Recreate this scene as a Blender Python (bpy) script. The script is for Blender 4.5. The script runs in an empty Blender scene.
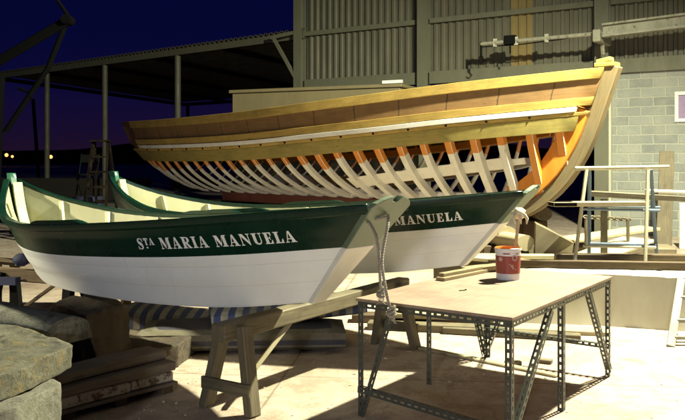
import bpy, bmesh, math, random
from mathutils import Vector, Matrix, noise
random.seed(7)
S = bpy.context.scene
COL = S.collection
V = Vector
# ------------------------------------------------------------------ camera
F, CX, HZ, H = 800.0, 342.5, 158.0, 1.65          # focal length in photo pixels, horizon row, eye height
cam = bpy.data.cameras.new('camera'); co = bpy.data.objects.new('camera', cam); COL.objects.link(co)
co.location = (0, 0, H); co.rotation_euler = (math.radians(90), 0, 0)
cam.sensor_width = 36; cam.lens = F/685*36; cam.shift_y = -(210-HZ)/685
cam.clip_start = .05; cam.clip_end = 2000
S.camera = co
def at(px, py, Y):                                # a point in the yard at distance Y
    return V(((px-CX)/F*Y, Y, H-(py-HZ)/F*Y))

# ------------------------------------------------------------------ materials
def lin(c): return tuple(((v/255)/12.92 if v/255 <= .04045 else ((v/255+.055)/1.055)**2.4) for v in c)+(1,)
class NT:
    def __init__(s, name):
        s.m = bpy.data.materials.new(name); s.m.use_nodes = True
        s.t = s.m.node_tree; s.b = s.t.nodes['Principled BSDF']
    def n(s, typ, **kw):
        o = s.t.nodes.new(typ)
        for k, v in kw.items():
            if k in o.inputs: o.inputs[k].default_value = v
            else: setattr(o, k, v)
        return o
    def l(s, a, b): s.t.links.new(a, b)
    def coord(s, kind='Object', scale=(1,1,1)):
        c = s.n('ShaderNodeTexCoord'); mp = s.n('ShaderNodeMapping'); mp.inputs['Scale'].default_value = scale
        s.l(c.outputs[kind], mp.inputs['Vector']); return mp.outputs['Vector']
    def noise(s, vec, scale, detail=6, rough=.6, dist=0):
        o = s.n('ShaderNodeTexNoise', Scale=scale, Detail=detail, Roughness=rough, Distortion=dist); s.l(vec, o.inputs['Vector']); return o.outputs['Fac']
    def ramp(s, fac, stops):
        r = s.n('ShaderNodeValToRGB'); e = r.color_ramp.elements
        while len(e) < len(stops): e.new(.5)
        for q, (p, c) in zip(e, stops): q.position = p; q.color = tuple(c)+((1,) if len(c) == 3 else ())
        s.l(fac, r.inputs['Fac']); return r.outputs['Color']
    def mix(s, fac, a, b, mode='MIX'):
        o = s.n('ShaderNodeMix', data_type='RGBA', blend_type=mode)
        for sock, v in ((o.inputs[0], fac), (o.inputs[6], a), (o.inputs[7], b)):
            if isinstance(v, (float, int)): sock.default_value = v
            elif isinstance(v, tuple): sock.default_value = v if len(v) == 4 else v+(1,)
            else: s.l(v, sock)
        return o.outputs[2]
    def math(s, op, a, b=0.0):
        o = s.n('ShaderNodeMath', operation=op)
        for i, v in enumerate((a, b)):
            if isinstance(v, (float, int)): o.inputs[i].default_value = v
            else: s.l(v, o.inputs[i])
        return o.outputs[0]
    def bump(s, h, strength=.3, dist=.01):
        o = s.n('ShaderNodeBump', Strength=strength, Distance=dist); s.l(h, o.inputs['Height']); s.l(o.outputs['Normal'], s.b.inputs['Normal'])
    def col(s, c): s.l(c, s.b.inputs['Base Color'])
    def rough(s, v, metal=0):
        s.b.inputs['Roughness'].default_value = v; s.b.inputs['Metallic'].default_value = metal; return s.m

def wood(name, a, b, dirt=(.05,.035,.02), damt=.5, rough=.75, grain=1.0, seams=0):
    n = NT(name); uv = n.coord('UV', (1.2, 26*grain, 1)); ob = n.coord('Object')
    g = n.noise(uv, 2.2, 8, .65, .4)
    c = n.ramp(g, [(.28, a), (.52, tuple((x+y)/2 for x, y in zip(a, b))), (.74, b)])
    d = n.noise(ob, 3.1, 7, .7, .3)
    c = n.mix(n.math('MULTIPLY', n.ramp(d, [(.45, (0,0,0)), (.75, (1,1,1))]), damt), c, dirt)
    k = n.noise(n.coord('UV', (2.5, 9, 1)), 1.6, 2, .4)      # knots
    c = n.mix(n.ramp(k, [(.70, (0,0,0)), (.76, (.7,.7,.7))]), c, tuple(x*.45 for x in a))
    if seams:
        sx = n.n('ShaderNodeSeparateXYZ'); n.l(n.coord('UV'), sx.inputs[0])
        wob = n.math('MULTIPLY', n.noise(ob, 14, 3, .6), .05)
        f = n.math('FRACT', n.math('ADD', n.math('MULTIPLY', sx.outputs[0], seams), wob))
        c = n.mix(n.math('MULTIPLY', n.math('LESS_THAN', f, .025), .75), c, (.03,.02,.012))
    n.col(c); n.bump(g, .25, .004); return n.rough(rough)
def paint(name, c, c2, rough=.4, scale=5, wear=None, wamt=.62, streak=True):
    n = NT(name); ob = n.coord('Object', (1, 1, .35 if streak else 1))
    d = n.noise(ob, scale, 8, .68)
    k = n.mix(n.ramp(d, [(.35, (0,0,0)), (.7, (1,1,1))]), c, c2)
    f = n.noise(n.coord('Object'), 22, 6, .7)
    if wear:
        k = n.mix(n.ramp(n.noise(n.coord('Object'), scale*2.3, 10, .75), [(wamt, (0,0,0)), (wamt+.05, (1,1,1))]), k, wear)
    n.col(k); n.bump(f, .12, .003)
    r = n.ramp(d, [(.3, (rough*.8,)*3), (.7, (min(1, rough*1.3),)*3)]); n.l(r, n.b.inputs['Roughness'])
    return n.rough(rough)
def stone(name, a, b, spots, rough=.9, scale=3):
    n = NT(name); ob = n.coord('Object')
    c = n.ramp(n.noise(ob, scale, 9, .7, .3), [(.32, a), (.66, b)])
    c = n.mix(n.ramp(n.noise(ob, scale*2.7, 8, .75), [(.52, (0,0,0)), (.62, (.85,.85,.85))]), c, spots)
    c = n.mix(n.ramp(n.noise(ob, scale*1.3, 7, .7, .8), [(.55, (0,0,0)), (.66, (.75,.75,.75))]), c, tuple(x*.3 for x in a))
    c = n.mix(n.ramp(n.noise(ob, 60, 3, .6), [(.5, (0,0,0)), (.75, (.5,.5,.5))]), c, tuple(x*.4 for x in a))
    n.col(c); n.bump(n.math('ADD', n.noise(ob, 16, 10, .75), n.math('MULTIPLY', n.noise(ob, 5, 5, .65, .3), 1.0)), .85, .022); return n.rough(rough)
def plain(name, c, rough=.6, metal=0, var=.25):
    n = NT(name); ob = n.coord('Object')
    k = n.mix(n.noise(ob, 9, 6, .7), tuple(x*(1-var) for x in c), tuple(min(1, x*(1+var)) for x in c)); n.col(k)
    n.bump(n.noise(ob, 45, 4, .6), .1, .003); return n.rough(rough, metal)
M = {}
M['gold'] = wood('fresh_larch', (.28,.175,.032), (.50,.345,.085), (.12,.085,.025), .55)
M['olive'] = wood('green_sapwood', (.19,.145,.03), (.33,.26,.07), (.09,.09,.025), .65)
M['brownply'] = wood('brown_planking', (.16,.085,.028), (.25,.14,.05), (.09,.05,.02), .5, seams=1.35)
M['ribw'] = wood('primed_rib', (.72,.70,.59), (.82,.80,.71), (.40,.36,.25), .32, .6)
M['orange'] = paint('orange_primer', (.60,.20,.02), (.70,.27,.035), .5, 6, (.42,.13,.03), .64)
M['quarter'] = wood('dark_red_planking', (.07,.03,.018), (.12,.05,.03))
M['redlead'] = paint('red_lead', (.13,.035,.02), (.2,.06,.035), .6, 4)
M['stemw'] = wood('weathered_oak', (.11,.083,.042), (.21,.165,.085), (.24,.13,.03), .5)
M['batten'] = paint('white_batten', (.75,.74,.70), (.62,.6,.53), .4, 3)
M['hullwhite'] = paint('hull_white_paint', (.78,.79,.80), (.69,.70,.71), .38, 2.2, (.40,.37,.30), .665)
def hull_planks(m):          # plank seams, rows of fastenings and long scuffs on the painted topsides
    t = m.node_tree; b = t.nodes['Principled BSDF']; n = NT.__new__(NT); n.m, n.t, n.b = m, t, b
    old = b.inputs['Base Color'].links[0].from_socket; uv = n.coord('UV'); sx = n.n('ShaderNodeSeparateXYZ'); n.l(uv, sx.inputs[0])
    f = n.math('FRACT', n.math('MULTIPLY', sx.outputs[1], 6.3)); seam = n.math('LESS_THAN', f, .03)
    c = n.mix(n.math('MULTIPLY', seam, n.math('MULTIPLY', n.noise(uv, 2.1, 4, .6), .45)), old, (.25,.24,.21))
    sc = n.ramp(n.noise(n.coord('UV', (1.3, 20, 1)), 2.0, 8, .75), [(.63, (0,0,0)), (.70, (.55,.55,.55))]); c = n.mix(sc, c, (.38,.34,.26))
    dr = n.ramp(n.noise(n.coord('UV', (14, 1.0, 1)), 1.4, 5, .7), [(.60, (0,0,0)), (.74, (.3,.3,.3))]); c = n.mix(dr, c, (.5,.46,.36))
    n.col(c)
hull_planks(M['hullwhite'])
M['transomwhite'] = paint('transom_paint', (.70,.68,.62), (.58,.56,.50), .45, 4, (.34,.30,.22), .66)
M['green'] = paint('dark_green_gloss', (.0025,.018,.011), (.004,.026,.015), .28, 5)
M['palegreen'] = paint('pale_green_paint', (.085,.125,.08), (.16,.19,.13), .4, 7, (.05,.10,.06), .64)  # paler grey-green than the sheer band, for the upper transom
M['stemgreen'] = paint('mid_green_gloss', (.02,.10,.06), (.04,.15,.09), .35, 5)
M['cream'] = paint('cream_interior', (.46,.45,.29), (.38,.37,.23), .5, 3, (.28,.26,.15), .68)
M['green'].node_tree.nodes['Principled BSDF'].inputs['Specular IOR Level'].default_value = .3
M['letter'] = paint('letter_white', (.78,.78,.76), (.68,.68,.66), .5, 20, (.12,.16,.13), .72)
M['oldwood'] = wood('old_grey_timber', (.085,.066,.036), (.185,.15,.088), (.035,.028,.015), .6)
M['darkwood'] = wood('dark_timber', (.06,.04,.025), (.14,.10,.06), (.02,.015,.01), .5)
M['oldpine'] = wood('aged_pine', (.17,.125,.06), (.28,.21,.11), (.08,.06,.03), .5)
M['ladderpaint'] = paint('worn_ladder_paint', (.27,.26,.21), (.19,.18,.14), .6, 8, (.10,.08,.05), .62)
M['fadedpink'] = paint('faded_label_print', (.46,.34,.33), (.34,.20,.19), .5, 30, streak=False)
M['nightwood'] = wood('near_black_wood', (.003,.0027,.0025), (.008,.006,.005))  # near-black tone stands in for gloom; also one board's own dark end
M['palewood'] = wood('pale_board', (.30,.25,.14), (.44,.37,.235), (.16,.12,.065), .45)
M['ply'] = wood('plywood_top', (.23,.16,.11), (.31,.225,.16), (.14,.08,.06), .75, .6, .5)
M['reddishwood'] = wood('reddish_plank', (.10,.076,.055), (.20,.155,.115), (.055,.042,.03), .6)
M['peeling'] = paint('peeling_white', (.42,.38,.32), (.30,.25,.20), .8, 6, (.11,.06,.04), .53)
M['steel'] = paint('grey_angle_iron', (.062,.068,.056), (.045,.048,.04), .45, 8, (.10,.06,.03), .68)
M['granite'] = stone('lichen_granite', (.065,.06,.042), (.175,.16,.11), (.19,.135,.045))
M['darkstone'] = stone('brown_stone', (.05,.037,.024), (.10,.074,.048), (.06,.045,.03))
M['paintstone'] = stone('whitewashed_stone', (.13,.12,.09), (.27,.26,.20), (.09,.075,.05))
M['rope'] = wood('hemp_rope', (.24,.20,.15), (.43,.38,.31), (.13,.10,.07), .4, .9)
M['blueshaft'] = paint('blue_steel', (.075,.11,.16), (.12,.16,.21), .5, 9, (.4,.4,.36), .63)
M['creamsteel'] = paint('cream_steel', (.40,.37,.27), (.31,.28,.19), .5, 9, (.3,.2,.1), .68)
M['column'] = paint('green_grey_column', (.13,.128,.085), (.10,.098,.065), .6, 4, (.16,.09,.04), .7)
M['beamwhite'] = paint('peeling_rail', (.27,.26,.2), (.18,.17,.12), .6, 5, (.10,.07,.04), .56)
M['roofsheet'] = paint('dull_roof_sheet', (.10,.095,.07), (.06,.056,.042), .7, 3)
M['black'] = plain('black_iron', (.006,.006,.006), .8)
M['silhouette'] = plain('soot_black_iron', (.0025,.0025,.003), .9)
M['hilltex'] = plain('night_hill', (.012,.014,.01), 1)
M['postpaint'] = paint('pale_post', (.10,.096,.068), (.065,.062,.045), .6, 6)
M['cabin'] = paint('plywood_cabin', (.19,.155,.08), (.15,.12,.06), .6, 2.5)
M['cementrender'] = paint('cement_render', (.52,.50,.40), (.38,.37,.27), .9, 1.6, (.2,.19,.12), .68)
M['bucketwhite'] = paint('bucket_white', (.66,.64,.68), (.58,.55,.6), .35, 14, streak=False)
M['bucketred'] = paint('bucket_red_label', (.22,.028,.022), (.30,.055,.042), .4, 10, (.6,.45,.42), .70)
M['paintorange'] = plain('orange_paint', (.6,.2,.03), .4)
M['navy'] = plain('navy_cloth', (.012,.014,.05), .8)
M['rag'] = plain('cream_rag', (.62,.55,.38), .9)
for k_ in ('black', 'silhouette', 'nightwood', 'hilltex', 'darkwood'): M[k_].node_tree.nodes['Principled BSDF'].inputs['Specular IOR Level'].default_value = .05 if k_ != 'darkwood' else .2
def glow(name, c, s):
    n = NT(name); n.b.inputs['Emission Color'].default_value = c+(1,); n.b.inputs['Emission Strength'].default_value = s
    n.b.inputs['Base Color'].default_value = (.8,.6,.4,1); return n.m
M['lampglow'] = glow('lamp_glow', (1, .42, .12), 2.6)
def stripes(name, a, b, axis, freq, duty=.5):
    n = NT(name); sx = n.n('ShaderNodeSeparateXYZ'); n.l(n.coord('Object'), sx.inputs[0])
    f = n.math('LESS_THAN', n.math('FRACT', n.math('MULTIPLY', sx.outputs[axis], freq)), duty)
    d = n.noise(n.coord('Object'), 5, 7, .7)
    c = n.mix(f, a, b); c = n.mix(n.ramp(d, [(.3, (.2,.2,.2)), (.7, (.9,.9,.9))]), c, (.07,.06,.05))
    n.col(c); n.bump(n.noise(n.coord('Object'), 30, 5, .6), .4, .01); return n.rough(.9)
M['stripe_a'] = stripes('blue_cream_stripe', (.42,.41,.34), (.012,.05,.22), 0, 8.5, .5)
M['stripe_b'] = stripes('cushion_side_stripe', (.010,.014,.05), (.20,.175,.11), 2, 8, .66)
def ground_mat():
    n = NT('yard_concrete'); ob = n.coord('Object')
    big = n.noise(ob, .9, 8, .65, .4); mid = n.noise(ob, 4.2, 9, .72, .2); fine = n.noise(ob, 55, 6, .7)
    c = n.ramp(big, [(.3, (.34,.25,.185)), (.5, (.48,.385,.30)), (.72, (.56,.475,.38))])
    c = n.mix(n.ramp(mid, [(.46, (0,0,0)), (.66, (.8,.8,.8))]), c, (.25,.18,.13))
    c = n.mix(n.ramp(fine, [(.5, (0,0,0)), (.72, (.55,.55,.55))]), c, (.2,.16,.11))
    v = n.n('ShaderNodeTexVoronoi', feature='DISTANCE_TO_EDGE', Scale=.55)
    w = n.n('ShaderNodeVectorMath', operation='ADD'); nz = n.n('ShaderNodeTexNoise', Scale=1.7, Detail=5); n.l(ob, nz.inputs['Vector'])
    n.l(ob, w.inputs[0]); n.l(nz.outputs['Color'], w.inputs[1]); n.l(w.outputs[0], v.inputs['Vector'])
    c = n.mix(n.ramp(v.outputs['Distance'], [(.002, (.4,.4,.4)), (.007, (0,0,0))]), c, (.2,.15,.1))
    stain = n.ramp(n.noise(ob, 1.7, 4, .5, 1.2), [(.62, (0,0,0)), (.72, (.6,.6,.6))])
    c = n.mix(stain, c, (.19,.125,.09))
    # saw-cut joints in the slab, wavering a little, and dusty drifts
    sx = n.n('ShaderNodeSeparateXYZ'); n.l(ob, sx.inputs[0]); wob = n.math('MULTIPLY', n.noise(ob, 3, 5, .6), .035)
    for ax, ay, c0 in ((.10, 1, 6.02), (.08, 1, 4.9), (1, -.12, -1.15), (.10, 1, 7.5)):
        dd = n.math('ADD', n.math('ADD', n.math('MULTIPLY', sx.outputs[0], ax), n.math('MULTIPLY', sx.outputs[1], ay)), wob)
        c = n.mix(n.math('MULTIPLY', n.math('LESS_THAN', n.math('ABSOLUTE', n.math('SUBTRACT', dd, c0)), .009), .6), c, (.13,.10,.075))
    sp_ = n.ramp(n.noise(ob, 17, 4, .7, .5), [(.66, (0,0,0)), (.70, (.6,.6,.6))]); c = n.mix(sp_, c, (.17,.12,.085))
    n.col(c); n.bump(n.math('ADD', fine, n.math('MULTIPLY', mid, 2.0)), .55, .012); return n.rough(.9)
M['ground'] = ground_mat()
def block_mat():
    n = NT('cinder_blocks'); uv = n.coord('UV'); ob = n.coord('Object')
    br = n.n('ShaderNodeTexBrick', Scale=1, offset=.5)
    br.inputs['Brick Width'].default_value = .5; br.inputs['Row Height'].default_value = .2; br.inputs['Mortar Size'].default_value = .019
    br.inputs['Mortar Smooth'].default_value = .6; br.inputs['Bias'].default_value = -.1
    br.inputs['Color1'].default_value = (.20,.21,.195,1); br.inputs['Color2'].default_value = (.29,.30,.265,1); br.inputs['Mortar'].default_value = (.36,.36,.295,1)
    wv = n.n('ShaderNodeVectorMath', operation='ADD'); nz = n.n('ShaderNodeTexNoise', Scale=7, Detail=6); n.l(ob, nz.inputs['Vector'])
    sc = n.n('ShaderNodeVectorMath', operation='SCALE'); sc.inputs['Scale'].default_value = .035; n.l(nz.outputs['Color'], sc.inputs[0])
    n.l(uv, wv.inputs[0]); n.l(sc.outputs[0], wv.inputs[1]); n.l(wv.outputs[0], br.inputs['Vector'])
    c = n.mix(n.ramp(n.noise(ob, 1.6, 8, .7), [(.45, (0,0,0)), (.8, (.6,.6,.6))]), br.outputs['Color'], (.40,.395,.31))
    c = n.mix(n.ramp(n.noise(ob, 40, 4, .7), [(.5, (0,0,0)), (.8, (.6,.6,.6))]), c, (.16,.16,.13))
    n.col(c); n.bump(n.math('ADD', n.math('MULTIPLY', br.outputs['Fac'], -1.0), n.noise(ob, 30, 8, .7)), .6, .02); return n.rough(.95)
M['blocks'] = block_mat()
def clad_mat():
    n = NT('corrugated_sheet'); ob = n.coord('UV'); sx = n.n('ShaderNodeSeparateXYZ'); n.l(ob, sx.inputs[0])
    d = n.noise(n.coord('UV', (2.2, .5, 1)), 1.4, 8, .7)
    c = n.ramp(d, [(.3, (.095,.09,.062)), (.7, (.145,.136,.096))])
    # one yellowed replacement sheet, and rust streaks
    band = n.math('MULTIPLY', n.math('GREATER_THAN', sx.outputs[0], 6.05), n.math('LESS_THAN', sx.outputs[0], 6.55))
    c = n.mix(n.math('MULTIPLY', band, .7), c, (.27,.19,.06))
    st = n.ramp(n.noise(n.coord('UV', (9, .35, 1)), 1.3, 7, .7), [(.56, (0,0,0)), (.72, (.7,.7,.7))])
    c = n.mix(st, c, (.13,.09,.045))
    n.col(c); return n.rough(.55, .2)
M['clad'] = clad_mat()

# ------------------------------------------------------------------ mesh builder
class MB:
    def __init__(s): s.v = []; s.f = []; s.m = []; s.uv = []
    def quad(s, pts, uvs=None, m=0):
        i = len(s.v); s.v += [V(p) for p in pts]; s.f.append(list(range(i, i+len(pts)))); s.m.append(m)
        s.uv.append(uvs or [(0, 0)]*len(pts))
    def grid(s, rows, m=0, mats=None, u0=0.0, flip=False):
        """rows[i][j] -> surface; u runs along i (metres), v along j"""
        base = len(s.v); R = len(rows); C = len(rows[0])
        for r in rows: s.v += [V(p) for p in r]
        us = [u0]
        for i in range(1, R): us.append(us[-1]+(V(rows[i][0])-V(rows[i-1][0])).length)
        vs = [0]
        mid = rows[R//2]
        for j in range(1, C): vs.append(vs[-1]+(V(mid[j])-V(mid[j-1])).length)
        for i in range(R-1):
            for j in range(C-1):
                a = base+i*C+j; q = [a, a+1, a+C+1, a+C]; w = [(us[i], vs[j]), (us[i], vs[j+1]), (us[i+1], vs[j+1]), (us[i+1], vs[j])]
                if flip: q.reverse(); w.reverse()
                s.f.append(q); s.uv.append(w); s.m.append(mats(i, j) if mats else m)
    def loft(s, rings, m=0, cap=True, mats=None):
        """closed rings"""
        u0 = random.random()*20
        base = len(s.v); R = len(rings); C = len(rings[0])
        for r in rings: s.v += [V(p) for p in r]
        us = [u0]
        for i in range(1, R): us.append(us[-1]+(V(rings[i][0])-V(rings[i-1][0])).length)
        vs = [0]; mid = rings[R//2]
        for j in range(1, C+1): vs.append(vs[-1]+(V(mid[j % C])-V(mid[j-1])).length)
        for i in range(R-1):
            for j in range(C):
                k = (j+1) % C
                s.f.append([base+i*C+j, base+i*C+k, base+(i+1)*C+k, base+(i+1)*C+j])
                s.uv.append([(us[i], vs[j]), (us[i], vs[j+1]), (us[i+1], vs[j+1]), (us[i+1], vs[j])]); s.m.append(mats(i, j) if mats else m)
        if cap:
            for i, rev in ((0, True), (R-1, False)):
                q = [base+i*C+j for j in range(C)]
                w = [(u0+.02*k, u0+.02*(k*7 % 3)) for k in range(C)]
                if rev: q.reverse()
                s.f.append(q); s.uv.append(w); s.m.append(mats(min(i, R-2), 0) if mats else m)
    def beam(s, p0, p1, w, h, up=(0,0,1), m=0, n=1):
        p0 = V(p0); p1 = V(p1); d = (p1-p0).normalized(); up = V(up)
        if abs(d.dot(up)) > .99: up = V((0,1,0))
        x = d.cross(up).normalized(); z = x.cross(d)
        r = []
        for i in range(n+1):
            p = p0.lerp(p1, i/n); r.append([p+x*w/2+z*h/2, p-x*w/2+z*h/2, p-x*w/2-z*h/2, p+x*w/2-z*h/2])
        s.loft(r, m)
    def box(s, c, size, ang=0, m=0):
        c = V(c); e = V((math.cos(ang), math.sin(ang), 0)); s.beam(c-e*size[0]/2, c+e*size[0]/2, size[1], size[2], m=m)
    def tube(s, pts, r, n=8, m=0, cap=True):
        pts = [V(p) for p in pts]; rings = []; ref = None
        for i, p in enumerate(pts):
            d = (pts[min(i+1, len(pts)-1)]-pts[max(i-1, 0)]).normalized()
            if ref is None: ref = V((0,0,1)) if abs(d.z) < .9 else V((1,0,0))
            x = d.cross(ref).normalized(); y = d.cross(x); ref = x.cross(d)
            rr = r[i] if isinstance(r, (list, tuple)) else r
            rings.append([p+(x*math.cos(2*math.pi*k/n)+y*math.sin(2*math.pi*k/n))*rr for k in range(n)])
        s.loft(rings, m, cap)
    def lathe(s, c, prof, n=28, m=0, cap=True, mats=None):
        c = V(c); s.loft([[c+V((r*math.cos(2*math.pi*k/n), r*math.sin(2*math.pi*k/n), z)) for k in range(n)] for r, z in prof], m, cap, mats)
    def prism(s, poly, off, m=0):
        """planar polygon (3-D points) extruded by off"""
        off = V(off); s.loft([[V(p) for p in poly], [V(p)+off for p in poly]], m)
    def build(s, name, mats, parent=None, root=None, bevel=0, smooth=None, world=True, rough=0):
        if not isinstance(mats, (list, tuple)): mats = [mats]
        o0 = V((0,0,0))
        if world and root is not None: o0 = root.location.copy()
        bm = bmesh.new(); uvl = bm.loops.layers.uv.new('uv')
        vs = [bm.verts.new(p-o0) for p in s.v]
        for f, m, u in zip(s.f, s.m, s.uv):
            try: q = bm.faces.new([vs[i] for i in f])
            except ValueError: continue
            q.material_index = m
            for lp, w in zip(q.loops, u): lp[uvl].uv = w
        bmesh.ops.recalc_face_normals(bm, faces=bm.faces)
        if bevel:
            ed = [e for e in bm.edges if len(e.link_faces) == 2 and e.calc_face_angle(0) > .6]
            bmesh.ops.bevel(bm, geom=ed, offset=bevel, segments=1, affect='EDGES', clamp_overlap=True)
        if rough:
            for v in bm.verts:
                v.co += noise.noise_vector(v.co*3.1+V((len(name), 3, 1)))*rough
        me = bpy.data.meshes.new(name); bm.to_mesh(me); bm.free()
        for m in mats: me.materials.append(m)
        if smooth:
            me.polygons.foreach_set('use_smooth', [True]*len(me.polygons)); me.set_sharp_from_angle(angle=math.radians(smooth))
        ob = bpy.data.objects.new(name, me); COL.objects.link(ob)
        if parent is not None: ob.parent = parent
        return ob
def tag(o, label, cat, group=None):
    o['label'] = label; o['category'] = cat
    if group: o['group'] = group
    return o
def thing(name, label, cat, loc=(0,0,0), rz=0, group=None):
    o = bpy.data.objects.new(name, None); COL.objects.link(o); o.location = loc; o.rotation_euler = (0,0,rz)
    o.empty_display_size = .2
    return tag(o, label, cat, group)
def solo(name, mb, mat, label, cat, group=None, base=None, **kw):   # a thing that is one mesh
    b = base or V((sum(p.x for p in mb.v)/len(mb.v), sum(p.y for p in mb.v)/len(mb.v), min(p.z for p in mb.v)))
    class R: location = V(b)
    o = mb.build(name, mat, None, R, **kw); o.location = b
    return tag(o, label, cat, group)
def copy_thing(o, loc, rz, label):
    c = o.copy(); COL.objects.link(c); c.location = loc; c.rotation_euler = (0,0,rz); c['label'] = label
    for ch in list(o.children):
        d = ch.copy(); COL.objects.link(d); d.parent = c
        for g in list(ch.children):
            e = g.copy(); COL.objects.link(e); e.parent = d
    return c
def struct(name, mb, mat, **kw):
    o = mb.build(name, mat, **kw); o['kind'] = 'structure'; return o
def cr(tab, x):                                     # smooth interpolation through a table
    n = len(tab)
    if x <= tab[0][0]: return tab[0][1]
    if x >= tab[-1][0]: return tab[-1][1]
    for i in range(n-1):
        if tab[i][0] <= x <= tab[i+1][0]: break
    x0, y0 = tab[i]; x1, y1 = tab[i+1]; h = x1-x0; t = (x-x0)/h
    s0 = (y1-tab[i-1][1])/(x1-tab[i-1][0]) if i > 0 else (y1-y0)/h
    s1 = (tab[i+2][1]-y0)/(tab[i+2][0]-x0) if i+2 < n else (y1-y0)/h
    return (2*t**3-3*t*t+1)*y0+(t**3-2*t*t+t)*h*s0+(-2*t**3+3*t*t)*y1+(t**3-t*t)*h*s1

# ------------------------------------------------------------------ setting
g = MB(); n = 60
rows = []
def gz(x, y): return 0
for i in range(2):
    rows.append([V((-400+800*i, y, 0)) for y in (-60, 500)])
g.grid(rows); struct('ground', g, M['ground'])
# hills on the far shore
h = MB(); ring = []
for i in range(90):
    x = -260+520*i/89; z = 1.3+2.6*(noise.noise(V((x*.012, 1.7, 0)))+.55)+.8*noise.noise(V((x*.06, 9, 0)))
    ring.append([V((x, 205, -1)), V((x, 212, max(.8, z*1.5))), V((x, 222, max(1, z*1.9))), V((x, 260, -1))])
h.grid(ring); struct('hills', h, M['hilltex'], smooth=60)

# ---- shed
E = V((.836, -.549, 0)); NB = V((.549, .836, 0)); P0 = V((-1.15, 22, 0))     # along the front, and back into the shed
def wp(s, z, b=0): return P0+E*s+NB*b+V((0,0,z))
shed = thing('boat_shed', 'tall workshop shed clad in dull corrugated sheet above an open bay and grey block wall', 'shed', P0)
m = MB(); rows = []; s = .12; k = 0
prof = [(0, 0), (.09, 0), (.115, -.045), (.175, -.045), (.2, 0)]
while s < 15:
    for ds, b in prof[:-1]: rows.append([wp(s+ds, 3.78, .13+b), wp(s+ds, 9.2, .13+b)])
    s += .2
m.grid(rows); m.uv = [[((m.v[i]-P0).dot(E), m.v[i].z) for i in f] for f in m.f]
m.build('cladding', M['clad'], shed, shed)
for s, w in ((0, .26), (3.82, .26), (8.2, .3), (13.2, .3)):
    m = MB(); z1 = 9.1                                                    # H-section column
    for b in (-.15, .07): m.beam(wp(s, 0, b), wp(s, z1, b), w, .025, up=E.cross(V((0,0,1))))
    m.beam(wp(s, 0, -.04), wp(s, z1, -.04), .03, .195, up=E.cross(V((0,0,1))))
    m.build('column', M['column'], shed, shed)
for z, hh, b in ((3.64, .30, .02), (5.05, .12, .03), (6.4, .12, .03)):
    m = MB(); ss = [0.14, 3.68, 3.96, 8.04, 8.36, 13.04]
    for a, c in zip(ss[::2], ss[1::2]): m.beam(wp(a, z, b), wp(c, z, b), .09, hh)
    m.build('girt', M['column'], shed, shed)
m = MB(); m.beam(wp(-.1, 9.3, -.3), wp(15, 9.3, -.3), .2, .2); m.quad([wp(-.2, 9.42, -.5), wp(15, 9.42, -.5), wp(15, 11, 7), wp(-.2, 11, 7)])
m.build('roof', M['roofsheet'], shed, shed)
m = MB(); b0, b1, s0, s1 = .09, .29, 8.37, 15
m.box(wp((s0+s1)/2, 1.815, .17), (s1-s0, .2, 3.63), math.atan2(E.y, E.x))
wl = m.build('block_wall', M['blocks'], shed, shed)
def wall_uv(o):
    uvl = o.data.uv_layers[0]
    for p in o.data.polygons:
        for li in p.loop_indices:
            c = o.data.vertices[o.data.loops[li].vertex_index].co; uvl.data[li].uv = (c.dot(E), c.z+.03)
wall_uv(wl)
m = MB(); m.beam(wp(8.2, 0, .13), wp(8.2, 3.6, .13), .33, .3, up=NB); m.build('pilaster', M['cementrender'], shed, shed, bevel=.01)
# window in the block wall
wc = wp(10.02, 2.72, .06)
m = MB(); ww, wh = .72, .62
for a, b, w_, h_ in ((0, wh/2-.03, ww, .07), (0, -wh/2+.03, ww, .07)): m.beam(wc+E*(a-w_/2)+V((0,0,b)), wc+E*(a+w_/2)+V((0,0,b)), .06, h_)
for a in (-ww/2+.035, 0, ww/2-.035): m.beam(wc+E*a+V((0,0,-wh/2+.066)), wc+E*a+V((0,0,wh/2-.066)), .05, .07, up=E)
win = m.build('window', M['batten'], shed, shed)
m = MB(); m.beam(wc-E*ww/2*.9+NB*.004, wc+E*ww/2*.9+NB*.004, .012, wh-.14); m.build('pane', plain('lilac_glass', (.30,.22,.34), .15), win, shed)

# ---- travelling hoist rail, hung on the shed front
hz = thing('hoist_rail', 'peeling white steel hoist rail with thin rusty boom fixed across the corrugated shed front', 'hoist', wp(8.2, 0, -1))
def sp(px, py, b):       # a point on the plane b in front of the shed
    for it in range(2000):
        s_ = it*.008-1; q = wp(s_, 0, b)
        if CX+F*q.x/q.y >= px: break
    q.z = H-(py-HZ)/F*q.y; return q
m = MB(); a, b = sp(603, 25, -.9), sp(705, 12, -.9)
m.beam(a, b, .2, .04); m.beam(a-V((0,0,.24)), b-V((0,0,.24)), .2, .04); m.beam(a-V((0,0,.12)), b-V((0,0,.12)), .03, .195)
a2 = a+(b-a)*.42
m.build('rail', M['beamwhite'], hz, hz)
m = MB(); a, b = sp(481, 44, -.85), sp(604, 33, -.85); m.tube([a, b], .045, 10)
for t in (.12, .3, .55): m.beam(a.lerp(b, t)+V((0,0,.09)), a.lerp(b, t)-V((0,0,.09)), .09, .06)
m.build('boom', M['beamwhite'], hz, hz)
m = MB(); m.beam(a+V((0,0,.05)), a-V((0,0,.28)), .05, .06); m.tube([a-V((0,0,.28)), a+V((.05,0,-.36)), a+V((.0,0,-.42)), a+V((-.05,0,-.37))], .018); m.build('hook', M['black'], hz, hz)
m = MB(); q = sp(510, 40, -.85); m.box(q, (.26, .14, .2), math.atan2(E.y, E.x)); m.tube([q, q-V((0,0,.3))], .02); m.build('trolley', M['black'], hz, hz, bevel=.02)
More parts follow.
